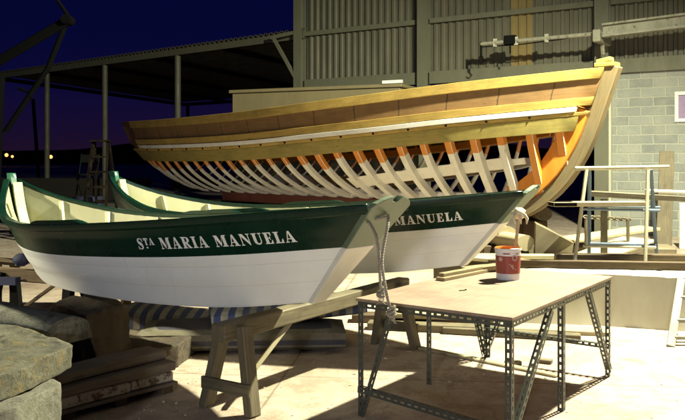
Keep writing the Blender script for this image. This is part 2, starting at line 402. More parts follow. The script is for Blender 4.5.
m = MB(); q = sp(602, 38, -.6); m.box(q, (.16, .9, .26), math.atan2(E.y, E.x)); m.tube([q+V((0,0,-.1)), q+V((.02,0,-.36))], .05); m.build('bracket', M['beamwhite'], hz, hz, bevel=.02)
m = MB(); m.tube([sp(480, 47, -.83), sp(520, 43, -.83)+V((0,0,-.03)), sp(560, 38, -.83)+V((0,0,-.03)), sp(601, 31, -.83)], .014, 6); m.build('cable', M['black'], hz, hz)

# ---- canopy
can = thing('canopy', 'long dark lean-to canopy on thin posts beside the shed under the night sky', 'canopy', (-7, 26, 0))
CE = V((-1.0, 22.0, 5.03)); CD = V((-14.6, 33.6, 5.05))                       # front eave
nb = V((.55, .835, 0)); back = 11.0
m = MB(); rows = []; nst = 84
for i in range(nst*2+1):
    p = CE.lerp(CD, i/(nst*2)); z = .0 if i % 2 else .09
    rows.append([p+nb*-.15+V((0,0,z+.1)), p+nb*back+V((0,0,z-.42))])
m.grid(rows); m.build('roof_sheet', M['roofsheet'], can, can)
m = MB(); m.beam(CE-V((0,0,.03)), CD-V((0,0,.03)), .1, .14)
m.beam(CE+nb*back-V((0,0,.55)), CD+nb*back-V((0,0,.55)), .1, .16); m.beam(CD-V((0,0,.04)), CD+nb*back-V((0,0,.53)), .1, .16)
for t in (.2, .4, .6, .8): m.beam(CE.lerp(CD, t)-V((0,0,.02)), CE.lerp(CD, t)+nb*back-V((0,0,.53)), .08, .14)
m.build('rafters', M['black'], can, can)
m = MB(); m.beam(CE+nb*-.09-V((0,0,.0)), CD+nb*-.09-V((0,0,.0)), .03, .2, n=8); m.build('fascia', M['column'], can, can)
m = MB(); q = sp(297, 100, -.05); m.beam(wp(-.05, 5.1, -.1), wp(-.95, 5.02, -.1), .1, .1); m.beam(wp(-.02, 3.75, -.12), wp(-.85, 5.0, -.12), .08, .08); m.build('knee_brace', M['column'], can, can)
for px in (178, 105, 47):
    t = min(((abs(CX+F*p.x/p.y-px), q) for q in [i/400 for i in range(401)] for p in [CE.lerp(CD, q)]))[1]
    p = CE.lerp(CD, t); m = MB(); m.tube([V((p.x, p.y, 0)), p-V((0,0,.1))], .1, 10); m.build('post', M['postpaint'], can, can, smooth=40)
for t in (.28, .55, .97):
    p = CE.lerp(CD, t)+nb*(back-.1); m = MB(); m.tube([V((p.x, p.y, 0)), p-V((0,0,.6))], .09, 8); m.build('post', M['black'], can, can, smooth=40)

# ---- plywood cabin module behind the hull
cb = thing('storage_cabin', 'plain pale plywood cabin box standing between the unfinished hull and shed', 'cabin', (.2, 19, 0))
c0 = at(232, 92, 20.2); c1 = at(400, 86, 18.4); d = (c1-c0); d.z = 0; ang = math.atan2(d.y, d.x); nn = V((-d.y, d.x, 0)).normalized()
mid = (c0+c1)/2+nn*.8; hh = 3.28
m = MB(); m.box((mid.x, mid.y, (hh+2.25)/2), (d.length, 1.6, hh-2.25), ang); m.build('walls', M['cabin'], cb, cb, bevel=.02)
m = MB(); m.box((mid.x, mid.y, 1.12), (d.length-.1, 1.5, 2.24), ang); m.build('base', M['nightwood'], cb, cb, bevel=.02)  # near-black lower half stands in for the shade behind the hull
m = MB(); m.box((mid.x, mid.y, hh+.042), (d.length+.12, 1.72, .08), ang); m.build('roof', M['cabin'], cb, cb, bevel=.01)
m = MB(); q = c1-d*.03-nn*.05; m.beam(V((q.x-.25, q.y+.1, hh+.12)), V((q.x+.2, q.y-.05, hh+.13)), .09, .07)
solo('timber_offcut', m, M['batten'], 'short white timber offcut lying on the cabin roof edge', 'offcut')

# ---- low wall, far things on the left
m = MB(); m.beam((-26, 33, .45), (-7, 29, .45), .3, .9, n=6); solo('low_wall', m, plain('dark_quay_wall', (.02,.018,.014), .9), 'low dark wall crossing the yard behind the dory bows', 'wall')
def street_lamp(px, py, Y, r, label):
    p = at(px, py, Y); t = thing('street_lamp', label, 'street lamp', (p.x, p.y, 0), group='lamps glowing on the far shore')
    m = MB(); m.tube([V((p.x, p.y+.5, 0)), V((p.x, p.y+.5, p.z+.35)), V((p.x, p.y, p.z+.42))], .08, 6); m.build('pole', M['black'], t, t)
    m = MB(); m.lathe(p, [(r*.2, -r), (r*.8, -r*.6), (r, 0), (r*.8, r*.6), (r*.2, r)], 12); m.build('lamp_head', M['lampglow'], t, t)
street_lamp(6.5, 155, 150, .34, 'leftmost and brightest of the distant orange lamps on the shore')
street_lamp(12.3, 156.5, 155, .26, 'faint small distant lamp just right of the brightest one')
street_lamp(50.8, 156.8, 150, .34, 'distant orange lamp beside the thin canopy post')
# derrick
dk = thing('derrick_crane', 'black derrick crane with a diagonal boom silhouetted against the night sky', 'crane', at(3, 252, 14)*1)
dk.location.z = 0; Yd = 14
m = MB(); m.tube([V((at(-9, 0, Yd).x, Yd, 0)), at(-4, 120, Yd), at(0, 75, Yd)], [.12, .12, .09], 9); m.build('mast', M['silhouette'], dk, dk, smooth=50)
m = MB(); m.beam(at(-40, 84, Yd), at(70, 19, Yd), .12, .15); m.beam(at(71, 20, Yd-.1), at(52, -8, Yd-.1), .07, .06); m.build('boom', M['silhouette'], dk, dk, bevel=.02)
m = MB(); m.tube([at(67, 20, Yd+.15), at(48, 68, Yd+.15), at(5, 132, Yd+.15)], .05, 7); m.tube([at(18, 88, Yd+.16), at(28, 92, Yd+.16), at(32, 98, Yd+.16)], .03, 6); m.build('stay', M['silhouette'], dk, dk)
m = MB(); p = at(68, 20, Yd); m.tube([p+V((0,-.14,0)), p+V((0,.14,0))], .085, 12); m.build('pulley', M['silhouette'], dk, dk)
m = MB(); m.tube([at(33, 99, 60), at(38, 168, 60)], .13, 6); m.v = [V((p.x, p.y, p.z)) for p in m.v]
m.tube([at(38, 168, 60), V((at(38.6, 0, 60).x, 60, 0))], .13, 6); solo('pole', m, M['silhouette'], 'thin slightly leaning dark pole standing far behind the dory bow', 'pole')
# stepladder
sl = thing('stepladder', 'dark wooden stepladder standing open behind the bow of the far dory', 'ladder', V((at(101, 0, 15).x, 15, 0)))
cx = sl.location.x
for y, dy in ((15, -.35), (15, .35)):
    m = MB()
    for sx in (-1, 1): m.beam((cx+sx*.24, y+dy*1.6, 0), (cx+sx*.13, y+dy*.1, 1.95), .045, .07)
    for k in range(1, 7):
        t = k/7; m.beam((cx-.23+.11*t, y+dy*(1.6-1.5*t), 1.95*t), (cx+.23-.11*t, y+dy*(1.6-1.5*t), 1.95*t), .09 if dy < 0 else .04, .03)
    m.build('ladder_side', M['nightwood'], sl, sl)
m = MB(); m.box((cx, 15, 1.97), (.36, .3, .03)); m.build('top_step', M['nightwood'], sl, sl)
# old chair dumped on a drum, dark
ch = thing('metal_drum', 'dark metal drum in the shadows left of the stepladder', 'drum', V((at(88, 0, 16).x, 16, 0)))
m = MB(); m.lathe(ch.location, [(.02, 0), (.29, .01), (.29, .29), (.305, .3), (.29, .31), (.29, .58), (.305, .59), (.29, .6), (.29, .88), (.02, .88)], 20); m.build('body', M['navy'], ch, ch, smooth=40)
tp = thing('work_lamp_stand', 'dark folding chair frame standing on the drum in the shadows', 'chair', ch.location+V((0,0,.88)))
c = tp.location
m = MB()
for sx in (-.18, .18):
    m.tube([c+V((sx, -.18, 0)), c+V((sx, .16, .85))], .014, 6); m.tube([c+V((sx, .18, 0)), c+V((sx, -.2, .45))], .014, 6)
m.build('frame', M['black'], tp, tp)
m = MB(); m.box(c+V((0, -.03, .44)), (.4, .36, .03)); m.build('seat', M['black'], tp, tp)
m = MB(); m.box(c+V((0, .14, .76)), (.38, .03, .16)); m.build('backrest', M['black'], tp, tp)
tp.name = 'folding_chair'
m = MB(); p = at(72, 194, 17)
R = []
for i in range(9):
    t = i/8; w = .75*math.sin(math.pi*min(.98, max(.02, t)))**.5
    R.append([V((p.x-.9+1.8*t, 17-w+.2*noise.noise(V((i, 1, 2))), 0)), V((p.x-.9+1.8*t, 17-w*.6, .62*w+.2)), V((p.x-.9+1.8*t, 17+w*.3, .8*w+.2)), V((p.x-.9+1.8*t, 17+w, 0))])
m.loft(R); solo('tarp', m, plain('blue_tarp', (.02,.02,.10), .6), 'dark blue tarpaulin over a low heap behind the nearer dory bow', 'tarp', smooth=50)

m = MB()
for k in range(3):
    for q in range(4-k): m.beam(V((-8.2+.1*k, 10.6+.34*q+.15*k, .1+.19*k)), V((-4.9-.2*q+.15*k, 10.2+.34*q+.15*k, .1+.19*k)), .3, .17)
solo('timber_stack', m, M['nightwood'], 'added low stack of near-black baulks hiding lit ground left of the near dory bow', 'timber stack', bevel=.01)  # near-black stack added to darken the lit ground behind the bow
# ------------------------------------------------------------------ dory
L = 4.62; RK = .59; BK = .5
Tb = [(0,.19),(.1,.36),(.25,.58),(.4,.71),(.55,.755),(.7,.67),(.8,.53),(.9,.31),(.96,.15),(1,.03)]
Tc = [(0,.06),(.15,.22),(.35,.38),(.55,.43),(.75,.36),(.9,.17),(1,.02)]
Ts = [(0,1.35),(.15,1.28),(.3,1.215),(.45,1.16),(.6,1.115),(.7,1.11),(.8,1.145),(.9,1.24),(.96,1.34),(1,1.44)]
Tz = [(0,.70),(.15,.63),(.3,.60),(.6,.585),(.85,.585),(1,.60)]
def dside(t, v, off=0, sgn=1):
    b = cr(Tb, t); c = cr(Tc, t); zs = cr(Ts, t); zb = cr(Tz, t)
    lg = t*L; lc = RK+(L-BK-RK)*t
    w = b+(c-b)*v+.045*math.sin(math.pi*v)*math.sin(math.pi*min(1, t*1.02))
    l = lg+(lc-lg)*v+.10*math.sin(math.pi*v)*t**10
    z = zs+(zb-zs)*v
    return V((l-off*.4*max(0, (t-.8)*5), sgn*max(.004, w-off), z))
def make_dory(label):
    root = thing('dory', label, 'boat', (0,0,0), 0, 'dories on the long trestles')
    NT_, NV = 56, 20
    ts = [1-(1-i/NT_)**1.35 if False else i/NT_ for i in range(NT_+1)]
    m = MB(); lap = .011
    for sgn in (1, -1):
        rows = []
        for t in ts:
            r = []
            for j in range(NV+1):
                v = j/NV; k = (v*4) % 1.0                               # four lapped strakes
                p = dside(t, v, -lap*(k if j not in (NV,) else 1)*math.sin(math.pi*min(1, max(0, t)))**.3, sgn); r.append(p)
            rows.append(r)
        m.grid(rows, mats=lambda i, j: 1 if j < NV*.4 else 0)
    rows = [[dside(t, 1, 0, 1), dside(t, 1, 0, -1)] for t in ts]; m.grid(rows)
    m.build('hull', [M['hullwhite'], M['green']], root, smooth=25, world=False)
    # inner skin
    m = MB()
    for sgn in (1, -1):
        m.grid([[dside(t, .02+.96*j/10, .024, sgn)+V((0, 0, .02 if j == 10 else 0)) for j in range(11)] for t in [.015+.965*i/40 for i in range(41)]])
    m.grid([[dside(t, .98, .024, 1)+V((0,0,.02)), dside(t, .98, .024, -1)+V((0,0,.02))] for t in [.015+.965*i/40 for i in range(41)]])
    for fl in range(-3, 4):                                            # floor boards
        ww = .105
        m.loft([[V((l, fl*ww+.045*s, cr(Tz, (l-RK)/(L-BK-RK))+.05+dz)) for s, dz in ((1, .012), (-1, .012), (-1, 0), (1, 0))] for l in [1.3+abs(fl)*.25+(2.3-abs(fl)*.42)*q/6 for q in range(7)]])
    m.build('inner_planking', M['cream'], root, smooth=30, world=False)
    # rails
    for sgn in (1, -1):
        R = []
        for i in range(61):
            t = i/60*.99; p = dside(t, 0, 0, sgn); q = dside(min(1, t+.01), 0, 0, sgn); d = (q-p).normalized(); o = V((d.y, -d.x, 0))*-sgn
            if o.y*sgn < 0: o = -o
            R.append([p+o*.028+V((0,0,.018)), p-o*.03+V((0,0,.018)), p-o*.03-V((0,0,.03)), p-o*.004-V((0,0,.032)), p+o*.012-V((0,0,.045)), p+o*.028-V((0,0,.03))])
        m = MB(); m.loft(R); m.build('gunwale', M['green'], root, bevel=.004, smooth=40, world=False)
        for a, b in ((.46, .62),):
            R = []
            for i in range(13):
                u = i/12; t = a+(b-a)*u; p = dside(t, 0, 0, sgn); hgt = .028*min(1, math.sin(math.pi*u)*2.5)+.02
                R.append([p+V((0, sgn*.022, hgt)), p+V((0, -sgn*.034, hgt)), p+V((0, -sgn*.034, .0185)), p+V((0, sgn*.022, .0185))])
            m = MB(); m.loft(R); m.build('oarlock_pad', M['green'], root, smooth=40, world=False)
    # stem
    R = []
    for j in range(15):
        v = j/14*1.0-.06; p = dside(1, v); p.y = 0; R.append([p+V((.035, .014, 0)), p+V((-.07, .032, 0)), p+V((-.07, -.032, 0)), p+V((.035, -.014, 0))])
    m = MB(); m.loft(R, mats=lambda i, j: 0 if i < 7 else 1); m.build('stem', [M['stemgreen'], M['hullwhite']], root, bevel=.005, smooth=40, world=False)
    m = MB(); R = []
    for j in range(12):
        v = .03+j/11*.9; p = dside(.995, v); p.y = 0; R.append([p+V((-.072, .035, 0)), p+V((-.12, .05, 0)), p+V((-.12, -.05, 0)), p+V((-.072, -.035, 0))])
    m.loft(R); m.build('inner_stem', M['cream'], root, bevel=.004, world=False)
    # transom
    def tp_(w, v, o=0): return V((RK*v-o, w, 1.35+(.70-1.35)*v))
    def tw(v): return dside(0, v).y+.004
    up = []
    for w, v in ((-1, 0), (-.86, -.035), (-.6, -.07), (-.34, -.092), (-.2, -.098), (-.15, -.055), (0, -.045), (.15, -.055), (.2, -.098), (.34, -.092), (.6, -.07), (.86, -.035), (1, 0)):
        up.append(tp_(w*tw(0), v, -.01))
    left = [tp_(-tw(v), v, -.01) for v in (.4, .3, .2, .1)]; right = [tp_(tw(v), v, -.01) for v in (.1, .2, .3, .4)]
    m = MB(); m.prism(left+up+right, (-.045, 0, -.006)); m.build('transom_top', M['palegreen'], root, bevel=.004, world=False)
    vs = [.4+.6*i/8 for i in range(9)]
    m = MB(); m.prism([tp_(-tw(v), v, -.01) for v in vs]+[tp_(tw(v), v, -.01) for v in reversed(vs)], (-.045, 0, -.006)); m.build('transom', M['transomwhite'], root, bevel=.004, world=False)
    # frames
    for t in (.13, .27, .41, .55, .68, .80, .90):
        R = []; seq = [(1, v) for v in [.03+.93*i/8 for i in range(9)]]+[(-1, v) for v in [.96-.93*i/8 for i in range(9)]]
        for sgn, v in seq:
            p = dside(t, v, .026, sgn); q = dside(t, v, .06, sgn)
            if v > .9: p.z += .04; q.z += .085
            p.z += 0; e = V((.022, 0, 0)); R.append([p-e, p+e, q+e, q-e])
        m = MB(); m.loft(R); m.build('frame', M['cream'], root, bevel=.003, world=False)
    for t in (.25, .50, .74):
        zz = cr(Ts, t)-.19; vv = .19/(cr(Ts, t)-cr(Tz, t)); a = dside(t-.022, vv, .03); b = dside(t+.022, vv, .03)
        m = MB(); m.prism([V((a.x, a.y, zz)), V((b.x, b.y, zz)), V((b.x, -b.y, zz)), V((a.x, -a.y, zz))], (0, 0, -.03)); m.build('thwart', M['batten'], root, bevel=.004, world=False)
    # keel batten
    m = MB(); m.loft([[V((RK+(L-BK-RK)*t, s*.03, cr(Tz, t)+dz)) for s, dz in ((1, 0), (-1, 0), (-1, -.012), (1, -.012))] for t in [.03+.92*i/12 for i in range(13)]]); m.build('keel_batten', M['oldwood'], root, world=False)
    # lettering on both bows
    letters(root)
    return root
# stencilled slab-serif capitals, in units of the cap height
def rect(a, b, c, d): return [(a, b), (c, b), (c, d), (a, d)]
def strip(pts):            # (x, y, half width) centreline -> list of quads
    out = []; e = []
    for i, (x, y, w) in enumerate(pts):
        x0, y0, _ = pts[max(0, i-1)]; x1, y1, _ = pts[min(len(pts)-1, i+1)]; d = math.hypot(x1-x0, y1-y0) or 1
        nx, ny = -(y1-y0)/d, (x1-x0)/d; e.append(((x+nx*w, y+ny*w), (x-nx*w, y-ny*w)))
    for i in range(len(e)-1): out.append([e[i][0], e[i][1], e[i+1][1], e[i+1][0]])
    return out
def arc(cx_, cy_, rx, ry, a0, a1, w0, w1, n=9):
    r = []
    for i in range(n+1):
        t = i/n; a = math.radians(a0+(a1-a0)*t); r.append((cx_+rx*math.cos(a), cy_+ry*math.sin(a), w0+(w1-w0)*math.sin(math.pi*t)))
    return r
GL = {
 'I': (.5, [rect(.0, 0, .48, .08), rect(.11, .08, .37, .92), rect(0, .92, .48, 1)]),
 'L': (.76, [rect(0, 0, .72, .08), rect(.1, .08, .36, .92), rect(0, .92, .48, 1), [(.52, .08), (.72, .08), (.72, .38), (.66, .38)]]),
 'E': (.78, [rect(0, 0, .72, .08), rect(.1, .08, .36, .92), rect(0, .92, .70, 1), [(.52, .08), (.72, .08), (.72, .34), (.67, .34)], [(.5, .92), (.65, .7), (.70, .7), (.70, .92)], rect(.36, .46, .5, .55), rect(.5, .34, .56, .67)]),
 'T': (.84, [rect(.17, 0, .63, .08), rect(.27, .08, .53, .92), rect(0, .92, .8, 1), [(0, .92), (0, .64), (.05, .64), (.18, .92)], [(.62, .92), (.75, .64), (.8, .64), (.8, .92)]]),
 'A': (.94, [rect(-.02, 0, .3, .08), rect(.44, 0, .94, .08), [(.09, .08), (.17, .08), (.42, .86), (.37, .98)], [(.36, 1), (.52, 1), (.84, .08), (.55, .08)], rect(.2, .28, .5, .36)]),
 'M': (1.2, [rect(0, 0, .3, .08), rect(.64, 0, 1.16, .08), rect(.1, .08, .18, .92), [(0, 1), (.36, 1), (.62, .28), (.52, .02)], [(.53, .06), (.6, .2), (.82, .92), (.8, 1)], rect(.78, .08, 1.06, .92), rect(.82, .92, 1.16, 1)]),
 'N': (1.0, [rect(0, 0, .3, .08), rect(.1, .08, .18, .9), [(0, 1), (.34, 1), (.84, .2), (.84, 0), (.78, 0)], rect(.76, .25, .84, .92), rect(.64, .92, .96, 1)]),
 'U': (.92, [rect(0, .92, .48, 1), rect(.1, .36, .36, .92), rect(.6, .92, .9, 1), rect(.71, .36, .79, .92)]+strip([(.23, .38, .13), (.25, .22, .12), (.34, .09, .09), (.48, .05, .065), (.62, .1, .055), (.72, .22, .045), (.75, .38, .04)])),
 'R': (.92, [rect(0, 0, .48, .08), rect(.1, .08, .36, .92), rect(0, .92, .42, 1), [(.34, .5), (.56, .5), (.84, .08), (.58, .08)], rect(.6, 0, .92, .08)]+strip([(.42, .96, .04), (.55, .94, .06), (.66, .86, .11), (.68, .74, .13), (.66, .62, .11), (.55, .52, .05), (.36, .5, .04)])),
 'S': (.7, strip([(.6, .74, .02), (.57, .86, .035), (.45, .96, .04), (.3, .96, .05), (.18, .88, .08), (.14, .76, .1), (.2, .64, .13), (.34, .54, .15), (.48, .43, .14), (.54, .28, .11), (.5, .14, .08), (.38, .05, .05), (.24, .04, .04), (.12, .12, .035), (.06, .28, .02)])+[[(.6, .68), (.66, .68), (.66, 1), (.6, 1)], [(.02, 0), (.08, 0), (.08, .32), (.02, .32)]]),
}
TEXT_L, TEXT_CAP, TEXT_V, TEXT_W = 1.635, .08, .305, .0735       # l where the first letter starts; base line in v
def letters(root):
    m = MB()
    runs = [('S', 1.0, 0)]
    for ch, sc, rise in (('T', .62, .38), ('A', .62, .38)): runs.append((ch, sc, rise))
    runs.append((' ', .55, 0))
    for ch in 'MARIA': runs.append((ch, 1, 0))
    runs.append((' ', .55, 0))
    for ch in 'MANUELA': runs.append((ch, 1, 0))
    x = 0; k = 0
    def put(poly, x, sc, rise):
        nonlocal k
        pts = []
        for a, b in poly:
            X = (x+a*sc)*TEXT_W; Y = (rise+b*sc)*TEXT_CAP
            l = TEXT_L-X; t = l/L
            for _ in range(6):                                    # station whose surface point has this l
                v = TEXT_V-Y/(cr(Ts, t)-cr(Tz, t)); t += (l-dside(t, v).x)/L
            pts.append(dside(t, v, -.0085-.00012*(k % 9)))
        k += 1; m.quad(pts)
    for ch, sc, rise in runs:
        if ch == ' ':
            if x < 3: put([(.95, .12), (1.05, .07), (1.15, .12), (1.15, .2), (1.05, .25), (.95, .2)], 0, 1, 0)
            m.build('lettering', M['letter'], root, world=False); m.__init__(); x += sc; continue
        w, polys = GL[ch]
        for p in polys: put(p, x, sc, rise)
        x += w*sc+.13*sc
    m.build('lettering', M['letter'], root, world=False)
    print('TEXT LENGTH', x*TEXT_W)
def ang_of(a, b): return math.atan2(b[1]-a[1], b[0]-a[0])
A1, B1 = (.27, 4.85), (-3.19, 7.78)
A2, B2 = (1.57, 6.75), (-2.55, 8.85)
d1 = make_dory('near white dory with dark green band and the full name in white letters')
d1.location = (A1[0], A1[1], .013); d1.rotation_euler = (0,0,ang_of(A1, B1))
d2 = copy_thing(d1, (A2[0], A2[1], .013), ang_of(A2, B2), 'second white and green dory behind, its name half hidden by the nearer one')

# rope becket on the near dory
mat1 = Matrix.Translation(d1.location) @ Matrix.Rotation(d1.rotation_euler.z, 4, 'Z')
def strand_rope(m, pts, r=.0085, pitch=.05, sub=None):
    dense = []
    P = [V(p) for p in pts]
    for i in range(len(P)-1):
        a = P[max(0, i-1)]; b = P[i]; c = P[i+1]; d = P[min(len(P)-1, i+2)]; nn_ = max(4, int((c-b).length/.007))
        for k in range(nn_):
            t = k/nn_; dense.append(.5*((2*b)+(c-a)*t+(2*a-5*b+4*c-d)*t*t+(3*b-a-3*c+d)*t**3))
    dense.append(P[-1])
    s = 0; ph = []
    for i, p in enumerate(dense):
        if i: s += (p-dense[i-1]).length
        ph.append(s/pitch*2*math.pi)
    for q in range(3):
        path = []
        for i, p in enumerate(dense):
            dd = (dense[min(i+1, len(dense)-1)]-dense[max(0, i-1)]).normalized(); x = dd.cross(V((0, 1, .01))).normalized(); y = dd.cross(x)
            a = ph[i]+q*2*math.pi/3; path.append(p+(x*math.cos(a)+y*math.sin(a))*r*.62)
        m.tube(path, r*.62, 6)
rp = thing('rope', 'frayed hemp rope becket hanging in two strands from the near dory transom', 'rope', at(378, 218, 4.78))
m = MB(); ya = 4.72
strand_rope(m, [at(366, 217, 4.95), at(369, 222, 4.80), at(376, 236, ya), at(379, 255, ya-.02), at(380, 275, ya-.02), at(381, 294, ya-.02)])
strand_rope(m, [at(388, 215, 4.86), at(388, 224, 4.76), at(385, 240, ya), at(382, 262, ya-.045), at(385, 285, ya-.05), at(388, 300, ya-.05), at(392, 315, ya-.05)])
strand_rope(m, [at(366, 217, 4.95), at(376, 219, 4.82), at(388, 217, 4.86)])
m.build('strands', M['rope'], rp, rp, smooth=60)
m = MB()
for (px, py, yy, R_) in ((381, 292, ya-.02, .02), (391.5, 311, ya-.05, .024)):
    c = at(px, py, yy)
    for k in range(3):
        strand_rope(m, [c+V((math.cos(a)*R_*(1-.1*k), math.sin(a)*R_*.8, (k-1)*.016+.012*math.sin(a+k))) for a in [i*math.pi/4 for i in range(9)]], .0075)
    for k in range(7): m.tube([c+V((0,0,-.02)), c+V((random.uniform(-.02, .02), random.uniform(-.012, .012), -.045)), c+V((random.uniform(-.035, .035), random.uniform(-.02, .01), -.075))], [.003, .0022, .001], 4)
m.build('knots', M['rope'], rp, rp, smooth=60)

# ------------------------------------------------------------------ unfinished hull
LB = 10.53; OB = V((-4.05, 17.7, 0)); AB = math.atan2(-.684, .73)
big = thing('wooden_hull', 'large unfinished wooden boat hull with bare white ribs, orange primer and golden strakes', 'boat', OB, AB)
Tst = [(.74,1.75),(.82,1.39),(1.02,1.04),(1.32,.71),(1.76,.42),(2.22,.23),(2.6,.09),(2.9,-.02),(3.1,-.09)]
def lst(z): return LB-cr(Tst, z)
Tzs = [(-.2,2.42),(2,2.385),(4.7,2.42),(7,2.56),(8.5,2.69),(9.6,2.78),(LB,2.86),(LB+.2,2.87)]
def zsh(l): return cr(Tzs, l)
def zkl(l): return .95+(.72*((1.9-l)/1.9)**2 if l < 1.9 else 0)
def bw(l, z):
    zs, zk = zsh(l), zkl(l); t = max(0, min(1, (z-zk)/(zs-zk))); x = max(0, lst(z)-.17-l)
    W = (1-(1-t)**2.8)**.8 if t > 0 else 0
    Fx = math.sin(min(x/5.2, 1)*math.pi/2)**.85; A = 1-(.42*((5-l)/5)**2 if l < 5 else 0)
    return 1.5*W*Fx*A+.05
def rake(z): return max(0, (2.42-z)*.75)          # stern rake
def strake(name, d0, d1, out, th, mat, a=0.0, b=1.0, sgn=-1, n=44, dend=0, extra=0):
    R = []
    for i in range(n+1):
        u = a+(b-a)*i/n; ring = []
        for d, o in ((d0, out), (d1, out), (d1, out-th), (d0, out-th)):
            l = 9
            le = LB
            for _ in range(8): le = lst(zsh(le)-d)-.165+extra
            ls = rake(2.42-d)
            l = ls+(le-ls)*u; z = zsh(l)-d
            ring.append(V((l, sgn*(bw(l, z)+o), z)))
        R.append(ring)
    m = MB(); m.loft(R); return m.build(name, mat, big, bevel=.004, smooth=35, world=False)
for sgn in (-1, 1):
    strake('sheer_strake', 0, .135, .075, .045, M['gold'], a=.055, sgn=sgn)
    strake('quarter_panel', .0, .48, .045, .02, M['quarter'], a=0, b=.054, n=6, sgn=sgn)
    strake('side_planking', .10, .40, .030, .03, M['brownply'], sgn=sgn)
    strake('wale', .37, .475, .070, .04, M['gold'], a=.055, sgn=sgn)
    strake('rubbing_batten', .485, .55, .085, .06, M['batten'], a=.06, b=.985, sgn=sgn)
    strake('lower_strake', .555, .60, .065, .04, M['gold'], sgn=sgn)
    strake('lower_strake', .603, .80, .055, .04, M['olive'], a=0, b=.99, sgn=sgn)
# bolts along the batten
for i in range(16):
    m = MB(); u = .1+.87*i/15; d = .575
    l = rake(2.42-d)+(LB-.5)*u*.93; z = zsh(l)-d; p = V((l, -(bw(l, z)+.068), z)); m.tube([p+V((0,.01,0)), p+V((0,-.012,0))], .016, 7); m.build('bolt', M['black'], big, world=False)
# ribs
nrib = 26
for i in range(nrib):
    lr = .72+i*.362
    for sgn in (-1, 1):
        mat_all_orange = i >= nrib-2
        zt = zsh(lr)-.06; zb_ = zkl(lr)+.03
        # lowest height at which the rib still clears the stem
        zz = zb_
        while lst(zz)-.2 < lr and zz < zt: zz += .02
        pts = []
        K = 18
        for k in range(K+1):
            z = zt+(zz-zt)*(k/K)**1.0
            pts.append(V((lr, sgn*(bw(lr, z)-.005), z)))
        # continue across to the keel
        if lst(zb_)-.2 >= lr: pts.append(V((lr, sgn*.02, zb_-.02)))
        R = []
        sd = (.062+.012*random.random())*((1.55 if i > 13 else 1.1) if sgn < 0 else .5); jit = random.uniform(-.01, .01); md = (.058+.018*random.random())*(1 if sgn < 0 else .6)
        for k, p in enumerate(pts):
            a = pts[max(0, k-1)]; b = pts[min(len(pts)-1, k+1)]; d = (b-a).normalized(); nrm = V((0, d.z, -d.y))
            if nrm.y*sgn > 0: nrm = -nrm
            wd = md*(1+(.25 if i > 13 else 0)*(k/len(pts)))*(.6 if i < 9 else .8 if i < 13 else 1.0 if i < 16 else 1.3)
            R.append([p+V((-sd/2+jit, 0, 0)), p+V((sd/2+jit, 0, 0)), p+V((sd/2+jit, 0, 0))+nrm*wd, p+V((-sd/2+jit, 0, 0))+nrm*wd])
        lim = zsh(lr)-.87-.09*random.random()**2
        m = MB(); m.loft(R, mats=lambda q, j: 1 if (mat_all_orange or pts[q].z > lim) else 0)
        m.build('rib', [M['ribw'], M['orange']], big, bevel=.005, smooth=35, world=False)
# keel, stem, apron, keelson, stringers, transom
m = MB(); m.loft([[V((l, y, z)) for y, z in ((.07, .97), (-.07, .97), (-.07, .80), (.07, .80))] for l in (2.3, 4, 6, LB-1.5)]); m.build('keel', M['redlead'], big, bevel=.01, world=False)
m = MB(); m.loft([[V((l, y, z)) for y, z in ((.06, 1.75-(l)*.29), (-.06, 1.75-(l)*.29), (-.06, .972), (.06, .972))] for l in (.5, 1.2, 1.9, 2.6)]); m.build('deadwood', M['nightwood'], big, world=False)  # coloured near black so it sinks into the shade under the stern
zsq = [2.85, 2.70, 2.5, 2.22, 1.95, 1.7, 1.5, 1.32, 1.16, 1.02, .92, .84, .79]
def stemcurve(o0, o1, hw, z_top=9, extra_end=True):
    R = []
    for k, z in enumerate(zsq):
        if z > z_top: continue
        p = V((lst(z), 0, z)); a = V((lst(zsq[max(0, k-1)]), 0, zsq[max(0, k-1)])); b = V((lst(zsq[min(len(zsq)-1, k+1)]), 0, zsq[min(len(zsq)-1, k+1)]))
        d = (b-a).normalized(); nr = V((-d.z, 0, d.x))
        if nr.x > 0: nr = -nr
        R.append([p+nr*o0+V((0, hw, 0)), p+nr*o0+V((0, -hw, 0)), p+nr*o1+V((0, -hw, 0)), p+nr*o1+V((0, hw, 0))])
    return R
m = MB(); m.loft(stemcurve(-.02, .16, .075)); m.build('stem', M['stemw'], big, bevel=.012, smooth=35, world=False)
m = MB(); m.loft(stemcurve(.162, .47, .12, 2.3)); m.build('apron', M['orange'], big, bevel=.008, smooth=35, world=False)
m = MB(); m.box((LB-.17, 0, 2.885), (.28, .2, .06)); m.beam((LB-.3, 0, 2.93), (LB-.1, 0, 2.96), .12, .06); m.build('stem_cap', M['gold'], big, bevel=.01, world=False)
m = MB(); m.loft([[V((l, y, z)) for y, z in ((.09, 1.13), (-.09, 1.13), (-.09, 1.0), (.09, 1.0))] for l in (2.2, 5, 8, LB-1.35)]); m.build('keelson', M['ribw'], big, bevel=.01, world=False)
for sgn in (1, -1):
    ls = [(3.0 if sgn > 0 else 6.3)+(6.25 if sgn > 0 else 2.95)*i/20 for i in range(21)]; R = []
    for l in ls:
        zc = 1.23+.125*(l-6.2) if l > 6.2 else 1.23; hw = .08 if l < 9.1 else .045
        R.append([V((l, sgn*max(.12, bw(l, z)-.115-dx), z)) for z, dx in ((zc+hw, 0), (zc+hw, .05), (zc-hw, .05), (zc-hw, 0))])
    m = MB(); m.loft(R); m.build('stringer', M['ribw'], big, bevel=.006, smooth=35, world=False)
